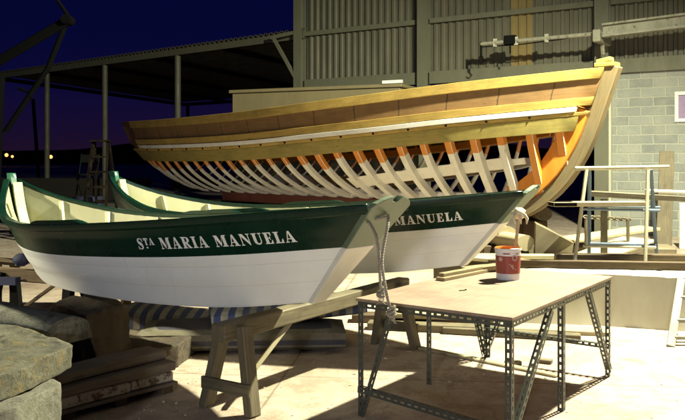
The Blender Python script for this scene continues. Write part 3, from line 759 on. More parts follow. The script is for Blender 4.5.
m = MB(); m.loft([[V((l, (bw(l, z)-.13-dx), z)) for z, dx in ((zsh(l)-.68, 0), (zsh(l)-.68, .05), (zsh(l)-.80, .05), (zsh(l)-.80, 0))] for l in [1.2+8.2*i/20 for i in range(21)]]); m.build('stringer', M['orange'], big, smooth=35, world=False)
R = []
for z in [2.40-.1*k for k in range(8)]:
    R.append([V((rake(z)+.02, bw(.02+rake(z), z)-.01, z)), V((rake(z)+.02, -bw(.02+rake(z), z)+.01, z)), V((rake(z)+.07, -bw(.02+rake(z), z)+.01, z)), V((rake(z)+.07, bw(.02+rake(z), z)-.01, z))])
m = MB(); m.loft(R); m.build('transom', M['brownply'], big, world=False)
R = []
for i in range(31):
    l = .35+(LB-1.0)*i/30; z = zsh(l)-.30; w = max(.02, bw(l, z)-.01); R.append([V((l, w, z)), V((l, -w, z)), V((l, -w, z-.03)), V((l, w, z-.03))])
m = MB(); m.loft(R); m.build('deck', M['brownply'], big, world=False)  # unseen deck, added to keep lamp light off the far ribs
# temporary cross spalls
for l in (2.6, 5.1, 7.4):
    m = MB(); z = zsh(l)-.45; w = bw(l, z)-.13; m.beam((l, -w, z), (l, w, z), .06, .1); m.build('cross_spall', M['palewood'], big, bevel=.004, world=False)
matB = Matrix.Translation(OB) @ Matrix.Rotation(AB, 4, 'Z')
for i, l in enumerate((1.6, 5.2, 8.4)):
    c = matB @ V((l, 0, 0)); m = MB()
    for k in range(3): m.box((c.x, c.y, .13+.262*k), (.75, .24, .26), AB+math.pi/2)
    solo('keel_block', m, M['darkwood'], ['stack of dark timber blocks under the stern end of the hull keel', 'stack of dark timber blocks under the middle of the hull keel', 'stack of dark timber blocks under the forefoot of the hull'][i], 'keel block', 'keel blocks under the unfinished hull', bevel=.01)
for i, (l, sg) in enumerate(((7.3, 1), (4.2, 1))):
    z = 1.3; a = matB @ V((l+.18, sg*(bw(l, z)+.09), z)); b = matB @ V((l+.25, sg*(bw(l, z)+.9), 0)); m = MB(); m.beam(b, a, .09, .09)
    solo('shore_prop', m, M['oldwood'], 'timber prop leaning under the bilge of the unfinished hull', 'prop', 'props under the unfinished hull', bevel=.006)

# ------------------------------------------------------------------ trestles under the dories
def aframe(m, top, axis, spread, w=.075, h=.1, zb=0, cross=True):
    top = V(top); ax = V(axis).normalized(); sd = V((-ax.y, ax.x, 0))
    for k in (1, -1):
        foot = V((top.x, top.y, zb))+sd*k*spread; m.beam(foot, top+sd*k*.03, w, h, up=ax)
    if cross:
        z = zb+.16; u = 1-(z-zb)/(top.z-zb); p = V((top.x, top.y, z))+ax*(-w*.5-.016)
        m.beam(p-sd*spread*u*1.05, p+sd*spread*u*1.05, .03, .075)
def trestle(p, q, label, spread=.28, brace=True, bmat='palewood', mats=('oldwood', 'oldwood'), zt=.585, inset=(.16, .2), mid=None):
    p = V((p[0], p[1], 0)); q = V((q[0], q[1], 0)); ax = (q-p).normalized(); t = thing('trestle', label, 'trestle', (p+q)/2, group='trestles carrying the dories')
    m = MB(); bm_ = .115; m.beam(p+V((0,0,zt-bm_/2)), q+V((0,0,zt-bm_/2)), .12, bm_, n=4); m.build('top_beam', M[mats[0]], t, t, bevel=.01)
    for u, e in ((p+ax*inset[0], ax), (q-ax*inset[1], -ax)):
        m = MB(); top = V((u.x, u.y, zt-.02)); sd = V((-ax.y, ax.x, 0))
        for k in (1, -1):
            foot = V((u.x, u.y, 0))+sd*k*spread-e*.05; hd = V((u.x, u.y, zt-.03))+sd*k*.085
            mm = MB(); mm.beam(foot, hd, .065, .1, up=ax); mm.build('leg', M[mats[1]], t, t, bevel=.006)
        z = .17; w_ = spread*(1-z/zt)+.085*(z/zt)+.04; c = V((u.x, u.y, z))-e*.085
        m.beam(c-sd*w_, c+sd*w_, .028, .08); m.build('cross_bar', M[mats[1]], t, t, bevel=.005)
    if brace:
        m = MB(); u = p+ax*inset[0]; m.beam(u+ax*.06+V((-.02, 0, .10)), u+ax*.62+V((0,0,zt-.11)), .03, .075, up=(0,1,0)); m.build('brace', M[bmat], t, t, bevel=.004)
    return t
trestle((-.80, 5.12), (.55, 7.15), 'long weathered timber trestle under the stern ends of both dories', .20)
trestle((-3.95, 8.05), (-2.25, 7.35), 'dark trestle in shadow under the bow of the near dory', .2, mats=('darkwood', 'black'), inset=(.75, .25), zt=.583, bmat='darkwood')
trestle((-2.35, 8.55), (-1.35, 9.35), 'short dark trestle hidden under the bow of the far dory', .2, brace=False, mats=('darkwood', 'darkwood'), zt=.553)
m = MB(); m.beam(at(-20, 281, 7.65), at(18, 281, 7.55), .08, .07)
solo('steel_bar', m, M['navy'], 'short dark blue steel bar poking in at the left edge below the dory bow', 'bar')
m = MB(); c = at(21, 262, 7.62)
R = []
for i in range(7):
    t = i/6; r = .07*math.sin(math.pi*(.08+.86*t))**.6; R.append([c+V((math.cos(a)*r*(1+.25*math.sin(3*a+i)), math.sin(a)*r, -.04+.12*t)) for a in [k*math.pi/5 for k in range(10)]])
m.loft(R); solo('cloth_bundle', m, M['navy'], 'crumpled dark blue cloth lying on the trestle beam under the dory bow', 'cloth', smooth=60)
m = MB(); m.beam(at(-25, 257, 8.6), at(24, 263, 8.3), .22, .03); m.beam(at(-25, 257, 8.6)-V((0,0,.0)), at(-25, 257, 8.6)-V((0,0,.4)), .1, .1)
tb = [(at(-10, 258, 8.5), at(22, 262, 8.3))]
m = MB(); a, b = at(-30, 258, 8.9), at(24, 263, 8.6)
m.beam(a, b, .25, .03); m.beam(V((a.x+.3, a.y, 0)), V((a.x+.3, a.y, a.z-.015)), .08, .08); m.beam(V((b.x-.1, b.y, 0)), V((b.x-.1, b.y, b.z-.02)), .08, .08)
solo('bench', m, M['darkwood'], 'rough low plank bench in the dark beyond the near dory bow', 'bench')

# ------------------------------------------------------------------ work table of slotted angle
c00, c10, c11, c01 = V((.10, 5.12, 0)), V((.95, 4.50, 0)), V((2.03, 6.06, 0)), V((1.19, 6.64, 0))   # near left, near right, far right, far left
tbl = thing('work_table', 'plywood work table on a slotted grey angle iron frame in front', 'table', (c00+c11)/2)
def slotted(m, p0, p1, na, nb_, w=.04, th=.0028, pitch=.05, slot=.028, sw=.012):
    """L-section with slots: flanges spread along na and nb_ from the corner line p0-p1"""
    p0, p1 = V(p0), V(p1); d = (p1-p0); Ln = d.length; d.normalize()
    for a, b in ((V(na), V(nb_)), (V(nb_), V(na))):
        a = (a-d*a.dot(d)).normalized(); b = (b-d*b.dot(d)).normalized()
        ra = (w-sw)/2
        def slab(u0, u1, w0, w1):
            q0, q1 = p0+d*u0, p0+d*u1; o = b*th
            m.loft([[q0+a*w0, q0+a*w1, q0+a*w1+o, q0+a*w0+o], [q1+a*w0, q1+a*w1, q1+a*w1+o, q1+a*w0+o]])
        slab(0, Ln, 0.0001, ra); slab(0, Ln, ra+sw, w)
        u = 0; k = 0
        while u < Ln:
            e = min(Ln, u+pitch-slot); slab(u, e, ra+.0002, ra+sw-.0002); u += pitch
TZ = .735
ex = (c10-c00).normalized(); ey = (c11-c10).normalized(); mr = c10.lerp(c11, .45); ml = c00.lerp(c01, .47)
up = V((0,0,1))
legs = [(c00, ex, ey), (c10, -ex, ey), (c11, -ex, -ey), (c01, ex, -ey), (mr, -ex, ey), (ml, ex, ey)]
for c, a, b in legs:
    m = MB(); slotted(m, c, c+up*(TZ-.003), a, b); m.build('leg', M['steel'], tbl, tbl)
for a, b, inn in ((c00, c10, ey), (c01, c11, -ey), (c00, c01, ex), (c10, c11, -ex)):
    m = MB(); dd = (b-a).normalized()*.003; o = inn*-.004; slotted(m, a+dd+o+up*(TZ-.001), b-dd+o+up*(TZ-.001), -up, inn); m.build('top_rail', M['steel'], tbl, tbl)
for a, b, inn in ((c00+up*.19, c10+up*.11, ey), (c01+up*.25, c11+up*.24, -ey)):
    m = MB(); slotted(m, a-inn*.005, b-inn*.005, -up, inn); m.build('lower_rail', M['steel'], tbl, tbl)
for a, b, inn in ((c00+ex*.24+up*(TZ-.03), c00+up*.03+ex*.02, ey), (c10.lerp(c11, .33)+up*(TZ-.03), c10+up*.1+ey*.03, -ex), (c10.lerp(c11, .72)+up*(TZ-.03), c11+up*.03-ey*.02, -ex), (c01+ex*-.0+ey*-.35+up*(TZ-.03), c01+up*.03-ey*.02, ex), (c01+ex*.3+up*(TZ-.03), c01+up*.03+ex*.02, -ey)):
    m = MB(); slotted(m, a-inn*.009, b-inn*.009, inn, (b-a).cross(inn)); m.build('diagonal_brace', M['steel'], tbl, tbl)
m = MB(); o = .012
tp = [c00-ex*o-ey*o, c10+ex*o-ey*o, c11+ex*o+ey*o, c01-ex*o+ey*o]
N = 14
m.prism([V((p.x, p.y, TZ+.001)) for p in tp], (0, 0, .018))
m.uv = [[((m.v[i]).dot(ey), (m.v[i]).dot(ex)) for i in f] for f in m.f]
m.build('tabletop', M['ply'], tbl, tbl, bevel=.0025)
TT = TZ+.019
def on_table(px, py): 
    Y = F*(H-TT)/(py-HZ); return V(((px-CX)/F*Y, Y, TT))
# bucket
bp = on_table(508, 279)
bu = thing('paint_bucket', 'white paint bucket with a red label and orange paint round its rim', 'bucket', bp)
m = MB(); m.lathe(bp, [(.02, .001), (.083, .001), (.086, .01), (.094, .215), (.099, .218), (.099, .232), (.094, .236), (.0905, .232), (.088, .18), (.02, .179)], 40, mats=lambda i, j: 1 if i >= 5 else 0)
m.build('body', [M['bucketwhite'], M['paintorange']], bu, bu, smooth=40)
m = MB()
def br_(z): return .0868+(.0943-.0868)*(z-.01)/.205
m.loft([[bp+V((br_(z)*math.cos(2*math.pi*k/40), br_(z)*math.sin(2*math.pi*k/40), z)) for k in range(40)] for z in (.048, .1, .15, .178)], cap=False); m.build('label', M['bucketred'], bu, bu, smooth=40)
m = MB()
def disc(cz, ca, r, off, n=16, sx=1):
    pts = []
    for k in range(n):
        a = 2*math.pi*k/n; z = cz+r*math.sin(a); th = ca+sx*r*math.cos(a)/.09; R_ = br_(z)+off; pts.append(bp+V((R_*math.cos(th), R_*math.sin(th), z)))
    return pts
ca = math.atan2(-bp.y, -bp.x)
m.quad(disc(.165, ca+.55, .022, .0012)); m.quad(disc(.155, ca-.62, .016, .0012))
m.quad(disc(.108, ca+.32, .011, .0012, 7)); m.quad(disc(.092, ca+.42, .009, .0012, 6)); m.quad(disc(.118, ca+.12, .005, .0012, 6)); m.quad(disc(.08, ca+.62, .006, .0012, 5))
m.build('emblem', M['fadedpink'], bu, bu)
m = MB(); 
m.quad(disc(.165, ca+.55, .013, .0022, 5)); 
for da in (-.3, -.18, -.05, .06, .75): m.quad(disc(.196, ca+da, .006, .0012, 5, 1.6))
m.build('print', M['bucketred'], bu, bu)
m = MB(); m.tube([bp+V((.097*math.cos(a), .097*math.sin(a), .205-.09*math.sin((a-.3)/2.5*math.pi)*.9)) for a in [.3+2.5*i/14 for i in range(15)]], .0022, 5); m.build('handle', M['steel'], bu, bu)
# stick with a rag
sk = thing('stirring_stick', 'wooden stick standing in the paint bucket with a pale rag knotted on top', 'stick', bp+V((.04, 0, .03)))
a = bp+V((.03, .02, .03)); b = bp+V((.085, .0, .47)); m = MB(); m.beam(a, b, .022, .012, up=(0,1,0)); m.build('shaft', M['palewood'], sk, sk, bevel=.002)
m = MB(); c = b+V((-.005, -.005, .02))
R = []
for i in range(9):
    t = i/8; r = .05*math.sin(math.pi*(.1+.82*t))**.7
    R.append([c+V((math.cos(q)*r*(1+.22*math.sin(3*q+i*1.3)), math.sin(q)*r*(.8+.2*math.sin(2*q+i)), -.045+.085*t)) for q in [k*math.pi/8 for k in range(16)]])
m.loft(R)
for k in range(3): m.tube([c+V((.03-.03*k, -.03, -.01)), c+V((.05-.05*k, -.045, -.04)), c+V((.045-.04*k, -.05, -.08))], [.014, .012, .004], 6)
m.build('rag', M['rag'], sk, sk, smooth=60)
# boards on the table
for i, (p, q, w, th, z, lab) in enumerate((((440, 281), (494, 270), .075, .024, 0, 'lower short board of the two stacked on the table left of the bucket'), ((441, 280), (480, 272.5), .05, .024, .025, 'upper short pale board lying on another beside the paint bucket'), ((466, 274), (500, 271), .13, .034, .001, 'wide thick pale offcut on the table just behind the bucket'))):
    a, b = on_table(*p), on_table(*q); a.z += z+th/2+.001; b.z += z+th/2+.001+(.0 if i < 2 else .02)
    if i == 2: a += V((0, .09, 0)); b += V((0, .02, 0))
    m = MB(); m.beam(a, b, w, th); solo('board_offcut', m, M['oldpine'], lab, 'offcut', 'board offcuts on the work table', bevel=.003)
a = on_table(459, 291); m = MB(); m.tube([a+V((0,0,.003)), a+V((.035, .01, .003)), a+V((.055, .03, .004)), a+V((.05, .05, .003))], .003, 6); solo('bent_nail', m, M['black'], 'small bent black nail lying alone on the plywood tabletop', 'nail')

# ------------------------------------------------------------------ cushions under the near dory
def cushion(c, size, ang, tilt, mat, label, puff=.03, roll=0):
    nx, ny, nz = 28, 14, 6; m = MB(); rot = Matrix.Rotation(ang, 3, 'Z') @ Matrix.Rotation(tilt, 3, 'Y') @ Matrix.Rotation(roll, 3, 'X')
    R = []
    def P(u, v, w):   # rounded slab
        x, y, z = u*size[0]/2, v*size[1]/2, w*size[2]/2
        e = max(abs(u)**10, abs(v)**8); z *= 1-.35*e; z += puff*(1-u*u)*(1-v*v)*w+.012*noise.noise(V((x*2.5, y*2.5, len(label)*.37+w)))
        return V((x, y, z))
    for u in [-1+2*i/nx for i in range(nx+1)]:
        ring = [P(u, -1+2*j/ny, 1) for j in range(ny+1)]+[P(u, 1.0, 1-2*k/nz) for k in range(1, nz)]+[P(u, 1-2*j/ny, -1) for j in range(ny+1)]+[P(u, -1.0, -1+2*k/nz) for k in range(1, nz)]
        R.append(ring)
    m.loft(R); b = V(c); m.v = [rot @ p for p in m.v]; zmin = min(p.z for p in m.v); m.v = [p+V((b.x, b.y, b.z-zmin)) for p in m.v]
    return solo('cushion', m, mat, label, 'cushion', 'striped cushions under the dories', smooth=50, base=b)
cushion((-.86, 6.98, .0), (1.75, .62, .17), math.radians(3), 0, M['stripe_b'], 'long cushion with dark blue side stripes, bottom of the heap under the dory')
cushion((-.50, 7.15, .20), (1.35, .55, .13), math.radians(12), math.radians(-3), M['stripe_a'], 'blue and cream striped cushion on top of the heap under the dory')
cushion((-1.6, 7.5, .0), (1.0, .6, .16), math.radians(-8), math.radians(6), M['stripe_a'], 'blue and cream striped cushion in shadow, left end of the heap')

# ------------------------------------------------------------------ stones and slabs on the left
def rock(c8, name, mat, label, cat, rough=.02, cuts=9, group=None):
    """c8: bottom four then top four corners"""
    m = MB(); b, t = [V(p) for p in c8[:4]], [V(p) for p in c8[4:]]
    bm = bmesh.new(); vs = [bm.verts.new(p) for p in b+t]
    for f in ((3,2,1,0), (4,5,6,7), (0,1,5,4), (1,2,6,5), (2,3,7,6), (3,0,4,7)): bm.faces.new([vs[i] for i in f])
    bmesh.ops.subdivide_edges(bm, edges=list(bm.edges), cuts=30, use_grid_fill=True)
    for _ in range(2): bmesh.ops.smooth_vert(bm, verts=bm.verts, factor=.5, use_axis_x=True, use_axis_y=True, use_axis_z=True)
    zmin = min(v.co.z for v in bm.verts)
    for v in bm.verts:
        n1 = noise.noise_vector(v.co*4.3+V((cuts, 2, 1)))*rough+noise.noise_vector(v.co*13+V((2, 7, 1)))*rough*.4+noise.noise_vector(v.co*31)*rough*.15
        w_ = noise.noise(v.co*5.5+V((9, 1, 4))); n1 += V((0,0,-1))*max(0, w_-.25)*rough*1.6      # flaked hollows
        if v.co.z < zmin+.005: n1.z = 0
        v.co += n1
    bmesh.ops.recalc_face_normals(bm, faces=bm.faces)
    base = sum(b, V())/4
    for v in bm.verts: v.co -= base
    me = bpy.data.meshes.new(name); bm.to_mesh(me); bm.free(); me.materials.append(mat)
    me.uv_layers.new(name='uv')
    me.polygons.foreach_set('use_smooth', [True]*len(me.polygons)); me.set_sharp_from_angle(angle=math.radians(50))
    o = bpy.data.objects.new(name, me); COL.objects.link(o); o.location = base; return tag(o, label, cat, group)
def gp(px, py, z):       # point at height z seen at that pixel
    Y = F*(H-z)/(py-HZ); return V(((px-CX)/F*Y, Y, z))
def slab8(top, z0, z1):  # top outline in photo pixels
    T = [gp(px, py, z1) for px, py in top]; return [V((p.x, p.y, z0)) for p in T]+T
rock(slab8([(-50, 388), (14, 370), (74, 344), (0, 319)], .49, .62), 'stone_slab', M['granite'], 'flat lichen spotted granite slab, topmost at the left edge', 'stone', .014)
rock(slab8([(-60, 425), (18, 407), (61, 382), (-10, 362)], .0, .485), 'stone_block', M['paintstone'], 'squared stone block with flaking whitewash under the granite slab', 'stone', .016)
# half column drum and big block behind
rock([(-2.45, 6.05, 0), (-1.72, 5.72, 0), (-1.64, 6.25, 0), (-2.3, 6.7, 0), (-2.2, 6.1, .55), (-1.86, 5.78, .50), (-1.66, 6.2, .52), (-2.05, 6.5, .58)], 'stone_block', M['darkstone'], 'big rough brown boulder below the near dory bow', 'stone', .03)
m = MB(); R = []
ca_, cb_ = V((-2.38, 5.34, .57)), V((-1.70, 4.96, .57)); ax = (cb_-ca_).normalized(); sd = V((-ax.y, ax.x, 0))
for i in range(13):
    t = i/12; p = ca_.lerp(cb_, t); ring = []
    for k in range(14):
        a = math.pi*k/13; r = .20*(1-.25*t)+.012*noise.noise(V((i*.6, k*.5, 3))); ring.append(p+sd*math.cos(a)*r*1.15+V((0,0,math.sin(a)*r*.62)))
    ring += [p+sd*-.2+V((0,0,-.07)), p+sd*.2+V((0,0,-.07))]
    R.append(ring)
m.loft(R); solo('stone_drum', m, M['paintstone'], 'rounded stone drum lying on its side with its curved top in the light', 'stone', smooth=45)
rock([(-2.6, 5.15, 0), (-2.08, 5.08, 0), (-1.9, 5.38, 0), (-2.35, 5.72, 0), (-2.55, 5.2, .495), (-2.08, 5.1, .495), (-1.95, 5.35, .495), (-2.35, 5.66, .495)], 'stone_block', M['darkstone'], 'dark squared stone carrying the rounded stone drum', 'stone', .015)
# boards stacked on a pallet
pa, pb = V((-1.86, 5.28, 0)), V((-1.2, 6.02, 0)); pa, pb = V((-1.745, 4.96, 0)), V((-1.16, 5.65, 0))
dx = (pb-pa).normalized(); dn = V((-dx.y, dx.x, 0))       # dn points away to the left-back
pl = thing('pallet', 'low wooden pallet under the stack of boards at lower left', 'pallet', (pa+pb)/2)
for k in range(3):
    m = MB(); p = pa.lerp(pb, .08+.42*k); m.beam(p+dn*.02+V((0,0,.025)), p+dn*.36+V((0,0,.025)), .09, .05); m.build('bearer', M['darkwood'], pl, pl, bevel=.006)
for k in range(3):
    m = MB(); o = dn*(.05+.125*k); m.beam(pa+o+V((0,0,.062)), pb+o+V((0,0,.062)), .095, .022); m.build('deck_board', M['reddishwood'], pl, pl, bevel=.003)
zz = .074
for k, (u0, u1, w, th, mat, lab) in enumerate(((.0, .58, .24, .07, 'peeling', 'thick board with peeling whitish paint, nearer half of its stack'), (.59, .98, .24, .066, 'peeling', 'thick board with peeling whitish paint, farther half of its stack'), (-.04, 1.0, .26, .062, 'reddishwood', 'long brown plank in the middle of the stack at lower left'), (.02, .99, .22, .062, 'reddishwood', 'long grey brown plank on top of the stack at lower left'))):
    z0 = (zz+.002, zz+.002, zz+.075, zz+.140)[k]; off = dn*(.02+w/2+(.0, .01, .0, .05)[k]+(.02 if k == 3 else 0))
    m = MB(); a = pa.lerp(pb, u0)+off; b = pa.lerp(pb, u1)+off+dn*(.03 if k == 3 else 0)
    m.beam(a+V((0,0,z0+th/2)), b+V((0,0,z0+th/2)), w, th, n=12); solo('plank', m, M[mat], lab, 'plank', 'boards stacked on the pallet', bevel=.008, rough=.006)
rock(slab8([(112, 352), (178, 346), (200, 330), (128, 328)], 0, .17), 'stone_slab', M['darkstone'], 'flat dark slab on the ground between the boards and the cushions', 'stone', .015)

# ------------------------------------------------------------------ concrete ledge and things on it, right
LZ = .53
lg = [V((1.55, 8.05, 0)), V((2.6, 7.85, 0)), V((3.2, 7.62, 0)), V((7.0, 7.2, 0))]
led = MB(); R = []
for i in range(31):
    t = i/30*3; k = min(2, int(t)); p = lg[k].lerp(lg[k+1], t-k)
    wz = .012*noise.noise(V((i*.5, 1, 0))); R.append([p+V((0, .0+.02*noise.noise(V((i*.4, 4, 0))), 0)), p+V((0, .045, LZ*.5)), p+V((0, .06+wz, LZ-.03+wz)), p+V((0, .1, LZ+wz)), p+V((0, 1.15, LZ)), p+V((0, 1.2, 0))])
led.loft(R); solo('concrete_ledge', led, M['cementrender'], 'low rough concrete wall with a flat top behind the work table', 'wall', smooth=40)
def timber(a, b, w, h, mat, label, cat='timber', group='timbers on the concrete wall', name='timber', **kw):
    m = MB(); m.beam(a, b, w, h, n=6); return solo(name, m, M[mat], label, cat, group, bevel=.006, **kw)
timber((1.5, 8.22, LZ+.045), (4.9, 7.78, LZ+.045), .09, .075, 'darkwood', 'long dark timber along the front top of the low concrete wall')
timber((2.25, 8.47, LZ+.06), (5.4, 8.27, LZ+.06), .12, .1, 'darkwood', 'long dark timber on the low wall behind another one')
timber((1.2, 8.75, LZ+.04), (3.9, 8.62, LZ+.04), .14, .06, 'palewood', 'pale timber on the low wall running behind the trestle feet')
# scaffold trestle
st = thing('scaffold_trestle', 'cream and blue steel scaffold trestle standing on the low concrete wall', 'trestle', (3.0, 8.4, LZ))
def zz_(px, py, Y): return at(px, py, Y)
m = MB(); m.tube([at(575, 168.5, 8.45), at(669, 167, 8.3)], .022, 10); m.build('top_rail', M['creamsteel'], st, st, smooth=40)
for px, bx, fx in ((588, 574, 589), (649.5, 645, 657)):
    Yt = 8.42 if px < 600 else 8.33
    m = MB(); a = at(px-1.5, 170, Yt-.02); b = at(bx, 262, 8.2); b.z = LZ+.002; b.y = Yt-.28; b.x = (bx-CX)/F*b.y; m.tube([a, b], .02, 8); m.build('leg', M['creamsteel'], st, st, smooth=40)
    m = MB(); a = at(px+1.5, 170, Yt+.02); b = V(((fx-CX)/F*(Yt+.3), Yt+.3, LZ+.002)); m.tube([a, b], .02, 8); m.build('leg', M['blueshaft'], st, st, smooth=40)
for py, dy in ((209, -.13), (206, .13), (243.5, .22), (246, -.2)):
    m = MB(); m.tube([at(583 if dy < 0 else 590, py, 8.42+dy), at(660 if py < 215 else 656, py+1.5, 8.33+dy)], .014, 8); m.build('cross_bar', M['blueshaft'] if dy > 0 or py < 215 else M['creamsteel'], st, st, smooth=40)
# boards on the trestle
m = MB(); a, b = at(551, 204, 8.22), at(642, 203.5, 8.26); m.beam(a, b, .2, .045, n=4)
m.m = [1 if f < 4 else 0 for f in range(len(m.m))]
m.m[16] = 1
solo('scaffold_board', m, [M['palewood'], M['nightwood']], 'pale scaffold board with a dark end resting on the steel trestle bars', 'board', bevel=.004)
timber(at(591, 193.5, 8.95), at(700, 199.5, 8.6), .16, .06, 'oldwood', 'long board with dark edge at shoulder height behind the trestle', 'board', None, 'scaffold_board')
timber(at(645, 190.5, 8.8), at(705, 193, 8.62), .15, .03, 'batten', 'white painted board lying on the dark edged one at right', 'board', None, 'scaffold_board')
# its support, right of the frame and behind the trestle
for px, Y, lab in ((604, 8.91, 'upright timber prop under the left end of the dark edged board'), (694, 8.62, 'upright timber prop under the right end of the dark edged board')):
    p = at(px, 196, Y); m = MB(); m.beam((p.x, p.y, LZ), (p.x, p.y, p.z-.034), .06, .06); solo('timber_prop', m, M['oldwood'], lab, 'prop', 'props on the low wall')
m = MB(); m.tube([at(586, 214, 8.75), at(627, 219, 8.7)], .016, 8); m.v = m.v
a, b = at(586, 217, 9.6), at(628, 219.5, 9.5)
# rusty chain-like bar on stand
m = MB()
for k in range(14):
    p = a.lerp(b, k/13); m.tube([p+V((math.cos(q)*.032, .012*(-1)**k*math.sin(q), math.sin(q)*.018)) for q in [i*math.pi/4 for i in range(9)]], .008, 5)
m.tube([a, V((a.x, a.y, 0))], .02, 6); m.tube([b, V((b.x, b.y, 0))], .02, 6)
solo('chain', m, M['oldwood'], 'rusty chain strung between two stakes behind the scaffold trestle', 'chain')
# leaning board at the block wall
p = V((at(664, 0, 15).x, 15, 0)); m = MB(); m.beam(p, at(666, 151, 15.4), .04, .26, up=(0,0,1)); 
m = MB(); q0 = p; q1 = at(666, 151, 15.5); e = V((1,-.35,0)).normalized(); m.loft([[q0-e*.14, q0+e*.14, q0+e*.14+V((.01,.04,0)), q0-e*.14+V((.01,.04,0))], [q1-e*.11, q1+e*.15, q1+e*.15+V((.01,.04,.0)), q1-e*.11+V((.01,.04,0))]]); 
solo('leaning_board', m, M['oldwood'], 'upright weathered brown board leaning in front of the block wall', 'board', bevel=.004)
m = MB(); p = at(692, 245, 14.5); p.z = 0; m.box((p.x, 14.5, .42), (.45, .06, .84)); solo('white_panel', m, M['batten'], 'white panel standing upright at the right edge by the block wall', 'panel', bevel=.006)
# curved wooden offcut panel and logs
m = MB(); Yp = 9.25
poly = [at(534.5, 262, Yp), at(535.5, 223, Yp), at(546, 228, Yp), at(560, 236, Yp), at(574, 243, Yp+.1), at(571, 264, Yp+.1)]
zb = .5; poly = [V((p.x, p.y, max(p.z, .45))) for p in poly]; m.prism(poly, (.05, .26, .0)); 
m.v = [V((p.x, p.y, p.z)) for p in m.v]
m2 = MB(); c = (poly[0]+poly[-1])/2+V((.02, .13, 0)); m2.box((c.x, c.y, .224), (.5, .3, .448)); 
solo('crate', m2, M['darkwood'], 'dark crate under the sloping timber wedge behind the low wall', 'crate', bevel=.01)
solo('timber_wedge', m, M['oldwood'], 'big sawn timber wedge with a pale sloping top edge below the hull stem', 'wedge', bevel=.006)
for i, (px, py, Y, r, lab) in enumerate(((526, 243, 9.3, .095, 'short round log showing its sawn end left of the timber wedge'), (508, 236, 9.7, .12, 'thick round log behind the paint bucket and far dory'), (545, 214, 11.6, .1, 'dark log lying in the shadow under the hull forefoot'))):
    c = at(px, py, Y); a = V((c.x, c.y, c.z)); b = a+V((-.25, .6, 0)); m = MB()
    m.loft([[p+V((math.cos(q)*r*(1+.06*math.sin(3*q+i)), 0, math.sin(q)*r)) for q in [k*math.pi/10 for k in range(20)]] for p in (a, a.lerp(b, .5), b)])
    zl = a.z-r
    m2 = MB(); m2.box((a.x-.12, a.y+.3, (zl-.004)/2), (.34, .5, zl-.006)); solo('log_support', m2, M['darkwood'], ['dark timber block carrying the short round log', 'dark timber block carrying the thick round log', 'dark timber block carrying the log under the forefoot'][i], 'block', bevel=.01)
    solo('log', m, M['palewood'] if i < 2 else M['oldwood'], lab, 'log', 'logs by the timber wedge', smooth=40)
# sheets and boards behind the ledge
timber(at(581, 263, 9.05)+V((0,0,.03)), at(640, 239, 9.6), .5, .03, 'palewood', 'wide pale sheet sloping up behind the trestle feet', 'board', 'loose boards around the low wall', 'board')
timber(at(455, 256, 8.35), at(535, 263, 8.5), .35, .04, 'palewood', 'pale wide board behind the far dory stern and paint bucket', 'board', 'loose boards around the low wall', 'board')
timber(at(565, 240, 10.4), at(650, 228, 10.9), .4, .04, 'palewood', 'pale board lying across clutter in front of the block wall', 'board', 'loose boards around the low wall', 'board')
m = MB(); a = at(608, 252, 9.9)
m.box((3.35, 10.55, .26), (1.9, .5, .5), -.2); solo('timber_stack', m, M['oldwood'], 'low stack of old timbers between the low wall and block wall', 'timber stack', bevel=.02)
m = MB(); m.box((1.45, 8.75, .3), (.9, .4, .58), -.1); solo('timber_stack', m, M['oldwood'], 'stack of old timbers behind the far dory stern', 'timber stack', bevel=.02)
# lumber under and behind the table
LB_ = [((.25, 7.75), (1.55, 7.5), .16, .07, 0, 'oldwood', 'thick old beam on the ground just beyond the table legs'),
       ((.1, 8.1), (1.5, 8.0), .2, .08, 0, 'darkwood', 'dark beam on the ground in front of the low wall end'),
       ((.45, 7.9), (1.5, 7.72), .22, .05, .09, 'palewood', 'pale board laid across the two beams behind the table'),
       ((.95, 7.55), (2.15, 7.22), .12, .06, 0, 'oldwood', 'old timber lying on the ground behind the far table leg'),
       ((1.3, 7.75), (2.5, 7.5), .24, .04, .0, 'palewood', 'pale plank on the ground along the foot of the low wall'),
       ((.62, 6.95), (1.62, 6.02), .07, .02, 0, 'palewood', 'thin pale lath on the ground running under the table')]
for (a, b, w, th, z, mat, lab) in LB_:
    timber((a[0], a[1], z+th/2+.001), (b[0], b[1], z+th/2+.001), w, th, mat, lab, 'board', 'lumber lying behind the table', 'board')
for i, (px, py, sx, sy, an, lab) in enumerate(((513, 365, .13, .05, .1, 'small wooden offcut on the ground under the table, left one'), (545, 363, .11, .07, -.5, 'small wooden offcut on the ground under the table, right one'), (428, 322, .2, .06, .3, 'flat wooden offcut on the ground beside the far trestle legs'))):
    Y = F*H/(py-HZ); m = MB(); m.box(((px-CX)/F*Y, Y, .016), (sx, sy, .03), an); solo('wood_offcut', m, M['oldwood'], lab, 'offcut', 'offcuts on the yard floor', bevel=.003)
# little ladder leaning on the ledge
ld = thing('ladder', 'short white ladder leaning on the low concrete wall at right edge', 'ladder', (2.9, 7.2, 0))
f0, f1 = gp(670.5, 347, 0), gp(715, 347, 0); t0 = at(681, 279, 7.55); t1 = t0+(f1-f0)
m = MB(); m.beam(f0, t0, .035, .07, up=(1,0,0)); m.build('side_rail', M['ladderpaint'], ld, ld, bevel=.004)
m = MB(); m.beam(f1, t1, .035, .07, up=(1,0,0)); m.build('side_rail', M['ladderpaint'], ld, ld, bevel=.004)
for u in (.13, .37, .71):
    m = MB(); m.beam(f0.lerp(t0, u)+V((.018,0,0)), f1.lerp(t1, u)-V((.018,0,0)), .05, .03); m.build('rung', M['ladderpaint'], ld, ld, bevel=.003)
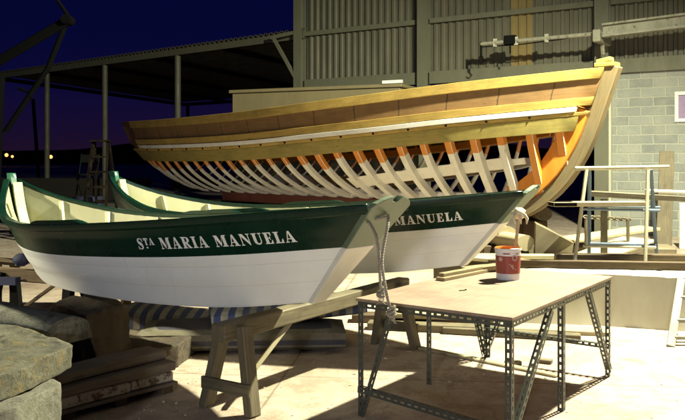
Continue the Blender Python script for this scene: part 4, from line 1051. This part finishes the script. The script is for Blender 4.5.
# chips and pebbles scattered on the floor: uncountable litter, one object
m = MB()
for k in range(520):
    x, y = random.uniform(-2.2, 3.6), random.uniform(4.2, 8); s = .003+.008*random.random()**4; a = random.random()*6
    e = V((math.cos(a), math.sin(a), 0)); m.beam(V((x, y, s*.4))-e*s*random.uniform(.6, 1.6), V((x, y, s*.4))+e*s, s*1.2, s*.8)
o = m.build('grit', M['rag']); o['kind'] = 'stuff'

# ------------------------------------------------------------------ light
wld = bpy.data.worlds.new('World'); S.world = wld; wld.use_nodes = True; nt = wld.node_tree
bg = nt.nodes['Background']; tc = nt.nodes.new('ShaderNodeTexCoord'); sx = nt.nodes.new('ShaderNodeSeparateXYZ'); rp_ = nt.nodes.new('ShaderNodeValToRGB')
nt.links.new(tc.outputs['Generated'], sx.inputs[0]); nt.links.new(sx.outputs[2], rp_.inputs['Fac']); nt.links.new(rp_.outputs['Color'], bg.inputs['Color'])
e = rp_.color_ramp.elements
for _ in range(3): e.new(.5)
for q, (p, c) in zip(e, ((0, (30, 15, 34)), (.035, (22, 13, 44)), (.09, (10, 9, 50)), (.2, (3, 6, 46)), (.6, (1, 3, 30)))): q.position = p; q.color = lin(c)
bg.inputs['Strength'].default_value = 1
def spot(name, loc, aim, power, col, size, cone=150, blend=.6):
    l = bpy.data.lights.new(name, 'SPOT'); o = bpy.data.objects.new(name, l); COL.objects.link(o); o.location = loc
    o.rotation_euler = (V(aim)-V(loc)).to_track_quat('-Z', 'Y').to_euler(); l.energy = power; l.color = col; l.shadow_soft_size = size; l.spot_size = math.radians(cone); l.spot_blend = blend; return o
spot('floodlight', (4.2, 8.1, 6.3), (1.2, 9.4, 0), 11000, (.975, .975, .70), .13, 165, .5)
spot('yard_light', (-8.0, 6.3, 3.4), (-3.0, 7.3, .95), 2600, (1, .93, .62), .1, 26)
spot('fill_light', (-3.0, -9.0, 3.0), (.1, 5.6, .7), 2500, (.86, .92, 1), .5, 42, .8)  # added cool fill behind the camera, lifts the shaded hull side

S.render.engine = 'CYCLES'
S.view_settings.view_transform = 'Standard'; S.view_settings.look = 'None'; S.view_settings.gamma = 1; S.view_settings.exposure = 0; S.view_settings.use_curve_mapping = False
